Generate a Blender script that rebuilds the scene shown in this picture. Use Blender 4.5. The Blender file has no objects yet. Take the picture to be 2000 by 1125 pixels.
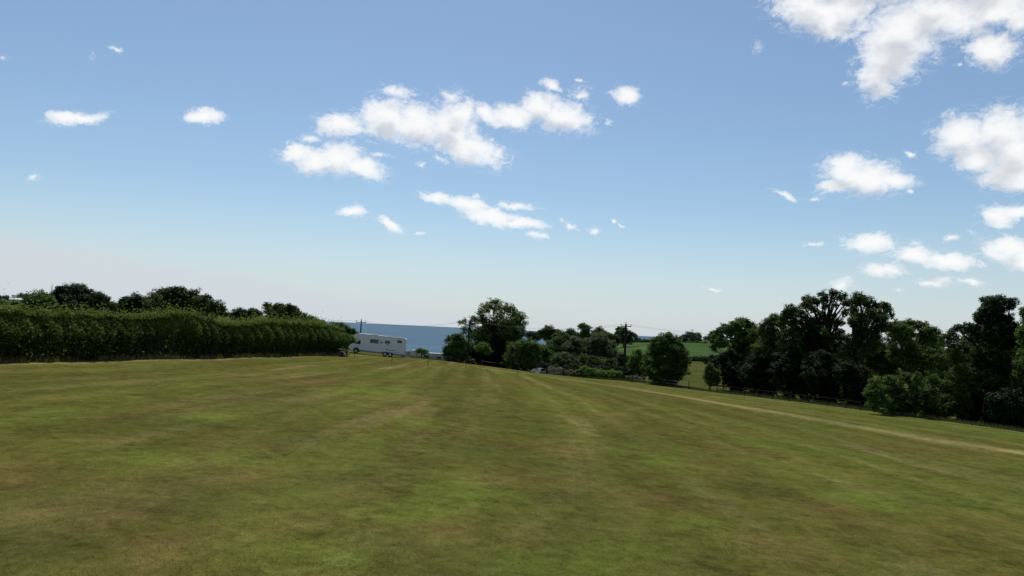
import bpy, bmesh, math, random
import numpy as np
from mathutils import Vector, Matrix

rng = np.random.default_rng(11)
random.seed(11)
S = bpy.context.scene
COL = S.collection

# ------------------------------------------------------------------ camera
FPX = 1430.0                      # focal length in pixels of a 2000 px wide frame
CZ = 4.2                          # the drone hovers 4.2 m above the grass
PITCH, ROLL = math.radians(3.24), math.radians(2.65)
FWD = np.array([0, math.cos(PITCH), math.sin(PITCH)])
UP0 = np.array([0, -math.sin(PITCH), math.cos(PITCH)])
RGT = math.cos(ROLL)*np.array([1., 0, 0]) + math.sin(ROLL)*UP0
UPV = -math.sin(ROLL)*np.array([1., 0, 0]) + math.cos(ROLL)*UP0
cam_d = bpy.data.cameras.new('camera')
cam = bpy.data.objects.new('camera', cam_d); COL.objects.link(cam)
cam_d.sensor_width = 36; cam_d.lens = 36*FPX/2000
cam_d.clip_start = 0.2; cam_d.clip_end = 120000
cam.matrix_world = Matrix(((RGT[0], UPV[0], -FWD[0], 0), (RGT[1], UPV[1], -FWD[1], 0),
                           (RGT[2], UPV[2], -FWD[2], CZ), (0, 0, 0, 1)))
S.camera = cam
S.render.engine = 'CYCLES'
S.cycles.use_denoising = True
S.cycles.max_bounces = 6
S.cycles.diffuse_bounces = 3
S.cycles.glossy_bounces = 3
S.cycles.transmission_bounces = 4
S.cycles.transparent_max_bounces = 4
S.view_settings.view_transform = 'Standard'
S.view_settings.look = 'None'
S.view_settings.exposure = 0.0
S.view_settings.gamma = 1.0
S.view_settings.use_curve_mapping = False

def raydir(px, py):
    return FWD*FPX + RGT*(px-1000.0) + UPV*(562.5-py)
def W(px, py, D):
    """the point seen at a photograph pixel, D metres ahead"""
    d = raydir(px, py); d = d*(D/d[1])
    return np.array([d[0], d[1], d[2]+CZ])
def azel(px, py):
    d = raydir(px, py); d = d/np.linalg.norm(d)
    return math.atan2(d[0], d[1]), math.asin(d[2])

# ------------------------------------------------------------------ sky and sun
SUN_AZ, SUN_EL = math.radians(-8), math.radians(62)
world = bpy.data.worlds.new('World'); S.world = world; world.use_nodes = True
wn, wl = world.node_tree.nodes, world.node_tree.links
wn.clear()

class NT:
    """terse node building"""
    def __init__(s, tree): s.t, s.n, s.l = tree, tree.nodes, tree.links
    def put(s, inp, v):
        if hasattr(v, 'is_output') or isinstance(v, bpy.types.NodeSocket): s.l.new(v, inp)
        else: inp.default_value = v
    def m(s, op, *a, clamp=False):
        nd = s.n.new('ShaderNodeMath'); nd.operation = op; nd.use_clamp = clamp
        for i, v in enumerate(a): s.put(nd.inputs[i], v)
        return nd.outputs[0]
    def vm(s, op, *a):
        nd = s.n.new('ShaderNodeVectorMath'); nd.operation = op
        for i, v in enumerate(a): s.put(nd.inputs[i], v)
        return nd.outputs['Value'] if op in ('LENGTH', 'DOT_PRODUCT', 'DISTANCE') else nd.outputs[0]
    def comb(s, x, y, z=0.0):
        nd = s.n.new('ShaderNodeCombineXYZ')
        for i, v in enumerate((x, y, z)): s.put(nd.inputs[i], v)
        return nd.outputs[0]
    def sep(s, v):
        nd = s.n.new('ShaderNodeSeparateXYZ'); s.put(nd.inputs[0], v); return nd.outputs
    def noise(s, vec, scale, detail=4, rough=0.55, dist=0.0, lac=2.0, color=False):
        nd = s.n.new('ShaderNodeTexNoise'); nd.noise_dimensions = '3D'
        s.put(nd.inputs['Vector'], vec); nd.inputs['Scale'].default_value = scale
        nd.inputs['Detail'].default_value = detail; nd.inputs['Roughness'].default_value = rough
        nd.inputs['Distortion'].default_value = dist; nd.inputs['Lacunarity'].default_value = lac
        return nd.outputs['Color' if color else 'Fac']
    def ss(s, v, lo, hi, a=0.0, b=1.0):
        nd = s.n.new('ShaderNodeMapRange'); nd.interpolation_type = 'SMOOTHSTEP'
        s.put(nd.inputs['Value'], v)
        for k, q in (('From Min', lo), ('From Max', hi), ('To Min', a), ('To Max', b)): s.put(nd.inputs[k], q)
        return nd.outputs['Result']
    def lin(s, v, lo, hi, a=0.0, b=1.0):
        nd = s.n.new('ShaderNodeMapRange'); nd.interpolation_type = 'LINEAR'
        s.put(nd.inputs['Value'], v)
        for k, q in (('From Min', lo), ('From Max', hi), ('To Min', a), ('To Max', b)): s.put(nd.inputs[k], q)
        return nd.outputs['Result']
    def mix(s, f, a, b, mode='MIX'):
        nd = s.n.new('ShaderNodeMix'); nd.data_type = 'RGBA'; nd.blend_type = mode
        s.put(nd.inputs['Factor'], f)
        for k, v in ((6, a), (7, b)):
            if not isinstance(v, bpy.types.NodeSocket) and len(v) == 3: v = (*v, 1)
            s.put(nd.inputs[k], v)
        return nd.outputs[2]
    def attr(s, name, out='Fac'):
        nd = s.n.new('ShaderNodeAttribute'); nd.attribute_name = name; return nd.outputs[out]

# px, py, half-width, half-height, tilt (clockwise, degrees), weight
CLOUDS = [
 (668,244,40,20,0,1),(756,232,50,36,0,1),(820,244,55,36,15,1),(880,252,50,42,20,1),(920,292,62,28,15,1),(900,224,30,26,0,.9),
 (884,192,26,24,0,.55),(776,180,42,16,10,.75),(952,220,30,13,25,.9),(1000,228,46,21,0,1),(1052,208,32,26,0,1),(1100,228,52,27,10,1),
 (1076,166,18,10,25,.85),(1132,184,24,13,0,.7),(1136,160,9,4,0,.5),(1222,186,25,17,0,1),
 (580,300,32,18,0,1),(620,316,42,22,0,1),(660,308,42,27,0,1),(708,328,44,19,15,1),(604,272,27,10,-5,.55),
 (740,304,34,6,5,.5),(822,320,13,5,0,.6),(860,312,22,8,10,.5),
 (860,388,36,10,10,.9),(912,400,42,13,15,.95),(960,424,52,16,10,.95),(1016,436,44,10,5,.9),(1008,404,44,9,5,.8),(930,386,14,8,0,.55),
 (690,412,25,9,0,.85),(760,438,24,11,30,.85),(1116,440,15,8,20,.7),(1096,428,8,6,0,.5),(1160,452,13,6,10,.8),(1052,462,23,8,5,.8),(1196,434,7,4,0,.7),(1215,442,8,3,20,.5),(820,456,14,4,0,.4),
 (1600,24,88,40,15,1),(1653,14,44,44,0,1),(1627,58,46,18,8,.9),(1760,66,84,58,-35,1),(1717,146,36,44,0,1),(1739,107,58,44,0,1),(1840,30,95,46,0,1),(1947,14,90,36,0,1),(1992,34,32,28,0,1),(1700,-40,140,45,0,1),(1900,-50,150,50,0,1),(2060,0,60,50,0,1),
 (1941,98,50,29,0,1),(1870,128,10,6,0,.5),(1655,160,14,5,-10,.45),
 (1877,267,52,36,0,1),(1952,261,62,44,0,1),(1985,299,62,48,0,1),(1973,341,62,28,0,1),(1909,309,44,26,10,1),(2040,300,60,60,0,1),
 (1653,330,42,26,0,1),(1691,347,62,30,5,1),(1739,352,42,15,5,.95),(1627,362,30,13,0,.9),
 (1531,381,30,7,15,.8),(1776,301,13,10,20,.75),(1776,373,13,5,0,.7),(1595,388,14,6,0,.35),
 (1952,421,36,17,0,.9),(1988,416,36,13,0,.9),(1701,475,44,16,5,.9),(1584,477,22,6,0,.75),(1781,474,20,7,0,.5),(1856,467,20,7,-5,.65),(1900,455,10,4,0,.5),
 (1787,496,42,14,0,.95),(1845,509,64,14,5,.95),(1728,528,48,17,0,.8),(1973,485,52,23,0,1),(2005,505,36,24,0,1),(1906,516,24,6,0,.45),
 (1824,549,40,12,0,.75),(1896,552,32,9,0,.65),(1643,555,30,14,0,.6),(1755,564,12,4,0,.5),(1800,626,20,5,0,.35),(1390,563,17,4,8,.6),
 (152,232,48,12,-3,.9),(402,228,31,14,0,.95),(228,96,16,8,25,.6),(185,108,9,8,0,.4),(65,346,14,11,40,.45),(12,115,16,6,10,.35),(1188,240,8,6,0,.4),(1480,90,10,14,0,.3),
]

def cloud_field_group():
    g = bpy.data.node_groups.new('cloud_field', 'ShaderNodeTree')
    g.interface.new_socket('AzEl', in_out='INPUT', socket_type='NodeSocketVector')
    g.interface.new_socket('Field', in_out='OUTPUT', socket_type='NodeSocketFloat')
    t = NT(g)
    gi = g.nodes.new('NodeGroupInput'); go = g.nodes.new('NodeGroupOutput')
    cur = None
    gx, gy, _ = t.sep(gi.outputs[0])
    for (px, py, a, b, rot, w) in CLOUDS:
        c0 = np.array(azel(px, py)); r = math.radians(rot)
        pa = np.array(azel(px+a*math.cos(r), py+a*math.sin(r)))-c0
        pb = np.array(azel(px+b*math.sin(r), py-b*math.cos(r)))-c0
        mp = g.nodes.new('ShaderNodeMapping'); mp.vector_type = 'TEXTURE'
        # the running value rides along in z (scaled to nothing) so that the blobs are worked out one after another
        g.links.new(gi.outputs[0] if cur is None else t.comb(gx, gy, cur), mp.inputs['Vector'])
        mp.inputs['Location'].default_value = (c0[0], c0[1], 0)
        mp.inputs['Rotation'].default_value = (0, 0, math.atan2(pa[1], pa[0]))
        mp.inputs['Scale'].default_value = (np.linalg.norm(pa)*1.12/min(1, w*.75+.25), np.linalg.norm(pb)*1.12/min(1, w*.75+.25), 1e9)
        d = t.vm('LENGTH', mp.outputs[0])
        f = t.m('MULTIPLY_ADD', d, -1.0, w if w > .8 else w-0.22)
        cur = f if cur is None else t.m('SMOOTH_MAX', cur, f, 0.12)
    g.links.new(cur, go.inputs[0])
    return g

def build_world():
    t = NT(world.node_tree)
    out = wn.new('ShaderNodeOutputWorld')
    sky = wn.new('ShaderNodeTexSky'); sky.sky_type = 'NISHITA'
    sky.sun_disc = False; sky.sun_elevation = SUN_EL; sky.sun_rotation = SUN_AZ
    sky.altitude = 60; sky.air_density = 1.0; sky.dust_density = 0.6; sky.ozone_density = 1.6
    bsky = wn.new('ShaderNodeBackground'); bsky.inputs['Strength'].default_value = SKY_STRENGTH
    tc = wn.new('ShaderNodeTexCoord'); dirv = tc.outputs['Generated']
    x, y, z = t.sep(dirv)
    az = t.m('ARCTAN2', x, y); el = t.m('ARCSINE', z)
    ae = t.comb(az, el, 0.0)
    # ragged edges: the cloud coordinates are pushed about by noise
    warp = t.vm('SUBTRACT', t.noise(t.vm('MULTIPLY', ae, (1, 1.25, 1)), 34, 5, .62, color=True), (.5, .5, .5))
    aew = t.vm('ADD', ae, t.vm('MULTIPLY', warp, (.030, .019, 0)))
    grp = cloud_field_group()
    def field(v):
        nd = wn.new('ShaderNodeGroup'); nd.node_tree = grp; wl.new(v, nd.inputs[0]); return nd.outputs[0]
    F = field(aew)
    fine = t.noise(t.vm('MULTIPLY', ae, (1, 1.3, 1)), 48, 9, .66, dist=.5)
    nz = t.m('SUBTRACT', fine, .5)
    frill = t.noise(t.vm('ADD', t.vm('MULTIPLY', ae, (1, 1.2, 1)), t.vm('MULTIPLY', warp, (.03, .03, 0))), 120, 5, .62)
    Fn = t.m('MULTIPLY_ADD', nz, 1.25, t.m('MULTIPLY_ADD', t.m('SUBTRACT', frill, .5), .55, F))
    thick = t.m('POWER', t.m('MAXIMUM', t.m('ADD', Fn, .17), 0.0), 1.35)
    alpha = t.m('SUBTRACT', 1.0, t.m('EXPONENT', t.m('MULTIPLY', thick, -3.8)))
    # torn shreds round the rims
    shred = t.noise(t.vm('ADD', t.vm('MULTIPLY', ae, (1.0, 1.7, 1)), t.vm('MULTIPLY', warp, (.06, .06, 0))), 70, 7, .7, dist=1.2)
    wisp = t.m('MULTIPLY', t.ss(F, -.62, .05), t.ss(shred, .47, .74, 0, .85))
    alpha = t.m('MAXIMUM', alpha, wisp)
    # light comes from above: what lies towards the sun shades what is below it
    sh_v = t.vm('ADD', aew, (.006, .019, 0))
    Fs = field(sh_v)
    bil = t.noise(t.vm('ADD', t.vm('MULTIPLY', ae, (1, 1.3, 1)), (.004, .012, .0)), 30, 3, .5)
    shade = t.ss(t.m('MULTIPLY_ADD', t.m('SUBTRACT', bil, .5), 1.6, Fs), .16, 1.05)
    ccol = t.mix(shade, (.985, .985, .98), (.68, .70, .735))
    # clouds over the rest of the sky, on a flat layer overhead
    zz = t.m('MAXIMUM', z, .06)
    lay = t.comb(t.m('DIVIDE', x, zz), t.m('DIVIDE', y, zz), 3.7)
    ln = t.noise(lay, .8, 7, .58)
    big = t.noise(lay, .22, 2, .5)
    la = t.ss(t.m('MULTIPLY_ADD', t.m('SUBTRACT', big, .5), .5, ln), .56, .70)
    outside = t.m('MAXIMUM', t.ss(t.m('ABSOLUTE', az), .68, .86), t.ss(el, .47, .60))
    la = t.m('MULTIPLY', t.m('MULTIPLY', la, outside), t.ss(z, .03, .12))
    alpha = t.m('MAXIMUM', alpha, la)
    # thin cloud bank lying on the western horizon
    p0, p1, p2 = azel(0, 447), azel(450, 525), azel(900, 608)
    top = t.m('MULTIPLY_ADD', az, (p2[1]-p0[1])/(p2[0]-p0[0]), p0[1]-p0[0]*(p2[1]-p0[1])/(p2[0]-p0[0]))
    top = t.m('MAXIMUM', t.m('MINIMUM', top, .11), .012)
    bn = t.noise(t.comb(t.m('MULTIPLY', az, 4.0), t.m('MULTIPLY', t.m('MULTIPLY_ADD', az, .26, el), 34.0), 0.0), 2.0, 6, .62)
    bank = t.ss(t.m('SUBTRACT', t.m('MULTIPLY_ADD', t.m('SUBTRACT', bn, .5), .020, top), el), -.004, .014)
    bank = t.m('MULTIPLY', bank, t.ss(bn, .25, .72, .80, 1.0))
    bank = t.m('MULTIPLY', bank, t.ss(az, .30, -.25, .0, .92))
    # moist air low down
    hz = t.ss(el, .175, -.03, 0, .78)
    skyc = t.mix(1.0, sky.outputs[0], SKY_TINT, 'MULTIPLY')
    wl.new(skyc, bsky.inputs['Color'])
    bh = wn.new('ShaderNodeBackground'); bh.inputs['Color'].default_value = HAZE_COL; bh.inputs['Strength'].default_value = 1
    bb = wn.new('ShaderNodeBackground'); bb.inputs['Color'].default_value = BANK_COL; bb.inputs['Strength'].default_value = 1
    bc = wn.new('ShaderNodeBackground'); bc.inputs['Strength'].default_value = 1.0; wl.new(ccol, bc.inputs['Color'])
    cur = bsky.outputs[0]
    for fac, sh in ((hz, bh), (bank, bb), (t.m('MULTIPLY', alpha, .97), bc)):
        mx = wn.new('ShaderNodeMixShader'); wl.new(fac, mx.inputs[0]); wl.new(cur, mx.inputs[1]); wl.new(sh.outputs[0], mx.inputs[2])
        cur = mx.outputs[0]
    wl.new(cur, out.inputs['Surface'])
SKY_STRENGTH = 0.104
SKY_TINT = (.93, 1.0, 1.01)
HAZE_COL = (.595, .665, .755, 1)
BANK_COL = (.63, .68, .725, 1)
build_world()
world.cycles.sampling_method = 'MANUAL'; world.cycles.sample_map_resolution = 1024

sd = bpy.data.lights.new('sun', 'SUN'); sd.energy = 3.6; sd.angle = math.radians(.53); sd.color = (1, .955, .88)
sun = bpy.data.objects.new('sun', sd); COL.objects.link(sun)
sv = Vector((math.sin(SUN_AZ)*math.cos(SUN_EL), math.cos(SUN_AZ)*math.cos(SUN_EL), math.sin(SUN_EL)))
sun.rotation_euler = sv.to_track_quat('Z', 'Y').to_euler(); sun.location = (0, 0, 60)

# ------------------------------------------------------------------ object helpers
def tag(o, label=None, cat=None, group=None, kind=None):
    if label: o['label'] = label
    if cat: o['category'] = cat
    if group: o['group'] = group
    if kind: o['kind'] = kind
    return o
def empty(name, loc, rz=0.0, label=None, cat=None, group=None):
    o = bpy.data.objects.new(name, None); COL.objects.link(o)
    o.location = [float(v) for v in loc]; o.rotation_euler = (0, 0, rz); o.empty_display_size = .3
    return tag(o, label, cat, group)
def mesh_np(name, V, F, mat, parent=None, attrs=None, smooth=False):
    """one mesh object from numpy vertices and equal-sized faces"""
    V = np.ascontiguousarray(V, dtype=np.float32); F = np.ascontiguousarray(F, dtype=np.int32)
    me = bpy.data.meshes.new(name); n, k = F.shape
    me.vertices.add(len(V)); me.vertices.foreach_set('co', V.ravel())
    me.loops.add(n*k); me.loops.foreach_set('vertex_index', F.ravel())
    me.polygons.add(n); me.polygons.foreach_set('loop_start', np.arange(0, n*k, k, dtype=np.int32))
    if smooth: me.polygons.foreach_set('use_smooth', np.ones(n, dtype=bool))
    for a, v in (attrs or {}).items():
        at = me.attributes.new(a, 'FLOAT', 'POINT'); at.data.foreach_set('value', np.ascontiguousarray(v, dtype=np.float32))
    me.update(calc_edges=True)
    me.materials.append(mat)
    o = bpy.data.objects.new(name, me); COL.objects.link(o)
    if parent is not None: o.parent = parent
    return o
def obj_bm(name, bm, mat, parent=None, bevel=0.0, smooth=False, seg=2):
    bmesh.ops.recalc_face_normals(bm, faces=bm.faces)
    me = bpy.data.meshes.new(name); bm.to_mesh(me); bm.free()
    me.materials.append(mat)
    if smooth:
        for p in me.polygons: p.use_smooth = True
    o = bpy.data.objects.new(name, me); COL.objects.link(o)
    if parent is not None: o.parent = parent
    if bevel:
        b = o.modifiers.new('bevel', 'BEVEL'); b.width = bevel; b.segments = seg; b.limit_method = 'ANGLE'; b.angle_limit = math.radians(35)
    return o
def box(bm, c, s, rot=None):
    r = bmesh.ops.create_cube(bm, size=1.0)
    M = Matrix.Translation(c) @ (rot.to_4x4() if rot is not None else Matrix()) @ Matrix.Diagonal((*s, 1))
    bmesh.ops.transform(bm, matrix=M, verts=r['verts'])
def tube(bm, p, q, r0, r1=None, n=6):
    p, q = Vector(p), Vector(q); r1 = r0 if r1 is None else r1
    r = bmesh.ops.create_cone(bm, cap_ends=True, segments=n, radius1=r0, radius2=r1, depth=(q-p).length)
    M = Matrix.Translation((p+q)/2) @ (q-p).to_track_quat('Z', 'Y').to_matrix().to_4x4()
    bmesh.ops.transform(bm, matrix=M, verts=r['verts'])
def prism(bm, pts, y0, y1):
    """polygon in (x, z) pulled out along y"""
    a = [bm.verts.new((x, y0, z)) for x, z in pts]; b = [bm.verts.new((x, y1, z)) for x, z in pts]
    bm.faces.new(a); bm.faces.new(b[::-1])
    for i in range(len(pts)):
        j = (i+1) % len(pts); bm.faces.new((a[i], b[i], b[j], a[j]))
def one(fn):
    bm = bmesh.new(); fn(bm); return bm

def material(name, color=None, rough=.6, spec=.4, metal=0.0):
    m = bpy.data.materials.new(name); m.use_nodes = True
    t = NT(m.node_tree); p = m.node_tree.nodes['Principled BSDF']
    p.inputs['Roughness'].default_value = rough; p.inputs['Specular IOR Level'].default_value = spec
    p.inputs['Metallic'].default_value = metal
    if color: p.inputs['Base Color'].default_value = (*color, 1)
    return m, t, p
def plain(name, color, rough=.6, spec=.4, metal=0.0, var=.18, scale=3.0):
    """a painted or raw surface: its colour, broken up by wear"""
    m, t, p = material(name, color, rough, spec, metal)
    co = m.node_tree.nodes.new('ShaderNodeTexCoord').outputs['Object']
    n = t.noise(co, scale, 6, .62)
    d = tuple(c*(1-var*1.6) for c in color); l = tuple(min(1, c*(1+var*.5)) for c in color)
    t.l.new(t.mix(t.ss(n, .3, .7), d, l), p.inputs['Base Color'])
    t.l.new(t.lin(n, .3, .7, rough-.08, min(1, rough+.12)), p.inputs['Roughness'])
    return m

# ------------------------------------------------------------------ shape of the land
# (photograph pixel, metres ahead) -> height of the ground there
GP = [(0,710,45),(165,706,52),(330,703,60),(500,699,73),(640,694,92),(690,693,98),(740,695,106),(800,699,109),(870,705,112),(950,716,114),
      (1050,729,116),(1130,738,115),(1217,744,111),(1340,759,100),(1400,767,91),(1520,782,82),(1650,798,75),(1850,823,66),(2000,843,60),(2200,885,50),
      (-200,745,34)]
GZ = []                                     # (azimuth, log distance, height)
def addz(x, y, z): GZ.append((math.atan2(x, y), math.log(max(3.0, math.hypot(x, y))), z))
for px, py, D in GP:
    p = W(px, py, D); addz(*p)
for a in range(-180, 181, 30):
    a = math.radians(a)
    addz(3.2*math.sin(a), 3.2*math.cos(a), -.0-.03*math.sin(a))
    if abs(a) > 1.2:
        for R in (40, 160, 900, 3000): addz(R*math.sin(a), R*math.cos(a), -1.6*math.sin(a)*min(1, R/60.))
for px, D, z in ((300,22,.25),(1000,22,.0),(1700,24,-.75),(1000,50,-.25),(500,45,.15),(1500,45,-1.3)):
    p = W(px, 700, D); addz(p[0], p[1], z)
# beyond the field: (pixel x, metres ahead, pixel y of the ground)
for px, D, py in ((10,75,640),(300,100,640),(550,125,652),(35,160,597),(40,300,593),(300,220,618),(300,500,618),(35,700,600),(550,250,640),
                  (640,200,650),(610,330,629),(680,330,651),(730,330,674),(640,700,660),
                  (800,150,712),(860,150,716),(840,260,718),(840,500,716),(840,900,712),(700,900,702),
                  (960,140,722),(1000,300,708),(1000,600,690),(1080,135,733),(1120,220,708),(1140,330,688),(1140,600,672),
                  (1240,140,742),(1290,225,701),(1290,300,682),(1290,390,670.5),(1380,390,671.5),(1290,520,671),(1380,520,672),(1290,900,672),
                  (1370,125,738),(1370,180,711),(1210,225,702),(1200,390,671),
                  (1500,110,762),(1500,220,712),(1500,400,684),(1750,90,800),(1750,220,730),(1750,500,696),(2000,80,830),(2000,220,745),(2000,600,706),
                  (-200,80,650),(-200,400,590),(2300,80,880),(2300,500,715)):
    p = W(px, py, D); addz(*p)
for a in range(-60, 61, 12):
    a = math.radians(a); addz(1500*math.sin(a), 1500*math.cos(a), -62.); addz(3500*math.sin(a), 3500*math.cos(a), -75.)
GZ = np.array(GZ)
def _tps(d2): return np.where(d2 > 0, .5*d2*np.log(np.maximum(d2, 1e-20)), 0)
_LS = .55
_P = np.c_[GZ[:, 0], GZ[:, 1]*_LS]; _n = len(_P)
_A = np.zeros((_n+3, _n+3))
_A[:_n, :_n] = _tps(((_P[:, None]-_P[None])**2).sum(-1)) + np.eye(_n)*2e-4
_A[:_n, _n] = 1; _A[:_n, _n+1:] = _P; _A[_n, :_n] = 1; _A[_n+1:, :_n] = _P.T
_w = np.linalg.solve(_A, np.r_[GZ[:, 2], 0, 0, 0])
def ground(x, y):
    x = np.atleast_1d(np.asarray(x, float)); y = np.atleast_1d(np.asarray(y, float))
    q = np.c_[np.arctan2(x, y), np.log(np.maximum(3.0, np.hypot(x, y)))*_LS]
    out = np.empty(len(q))
    for i in range(0, len(q), 4000):
        b = q[i:i+4000]
        out[i:i+4000] = _tps(((b[:, None]-_P[None])**2).sum(-1)) @ _w[:_n] + _w[_n] + b @ _w[_n+1:]
    und = .05*np.sin(x*.21+1.3*np.sin(y*.09))*np.sin(y*.17+.7) + .03*np.sin(x*.5+y*.37)
    return out + und*np.clip(np.hypot(x, y)/20, 0, 1)
def gz(x, y): return float(ground([x], [y])[0])
def on_ground(px, py, d0=8.0, d1=140.0):
    """where the sight line through a photograph pixel first meets the ground"""
    D = np.geomspace(d0, d1, 700); d = raydir(px, py)/raydir(px, py)[1]
    P = D[:, None]*d[None]; h = P[:, 2]+CZ-ground(P[:, 0], P[:, 1])
    i = int(np.argmax(h < 0)) if (h < 0).any() else len(D)-1
    return P[i, 0], P[i, 1], float(ground([P[i, 0]], [P[i, 1]])[0])
def at(px, D):
    """ground point D metres ahead in the direction of a photograph column (near the horizon)"""
    p = W(px, 640+(px-1000)*.047, D); return p[0], p[1], gz(p[0], p[1])

# outline of the mown field, from the hedge round by the far side to the right-hand fence
def _xy(px, py, D): return W(px, py, D)[:2]
HEDGE_A, HEDGE_B = _xy(0, 710, 45), _xy(680, 693, 98)
BND = [np.array([-44., -14.]), np.array([-36.5, 22.])] + [_xy(*g) for g in GP[:-1]] + [np.array([49., 42.]), np.array([56., 18.]), np.array([60., -14.])]
BND = np.array(BND)
def inside(x, y, poly):
    r = np.zeros(x.shape, bool); j = len(poly)-1
    for i in range(len(poly)):
        xi, yi = poly[i]; xj, yj = poly[j]
        c = ((yi > y) != (yj > y)) & (x < (xj-xi)*(y-yi)/(yj-yi+1e-12)+xi); r ^= c; j = i
    return r
def seg_dist(P, poly, closed=True):
    best = np.full(len(P), 1e9); near = np.zeros_like(P)
    m = len(poly) if closed else len(poly)-1
    for i in range(m):
        a, b = poly[i], poly[(i+1) % len(poly)]; ab = b-a
        tt = np.clip(((P-a) @ ab)/max(1e-9, ab @ ab), 0, 1); c = a+tt[:, None]*ab
        d = np.hypot(*(P-c).T); k = d < best; best[k] = d[k]; near[k] = c[k]
    return best, near

# the straw-coloured wheel track along the right side, and fainter tracks
TRACK = np.array([on_ground(px, py)[:2] for px, py in ((955,721),(1010,729),(1060,735),(1110,742),(1200,754),(1300,770),(1400,787),(1500,804),(1600,821),(1700,839),(1800,856),(1900,871),(2000,886),(2150,908))])
FAINT = [np.array([on_ground(px, py)[:2] for px, py in q]) for q in (
    ((797,712),(795,735),(788,765),(815,800),(800,860),(770,930),(700,1040),(640,1120)),
    ((850,716),(842,745),(830,790),(815,850),(800,930)),
    ((1290,772),(1275,790),(1210,806),(1150,835),(1120,880),(1130,930)),
    ((0,1024),(75,998),(150,972),(277,930),(420,880),(560,820),(640,770)),
    ((700,1010),(810,905),(860,850),(900,800),(925,760)),
    ((1000,1060),(1090,985),(1130,900),(1155,860)))]

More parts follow.
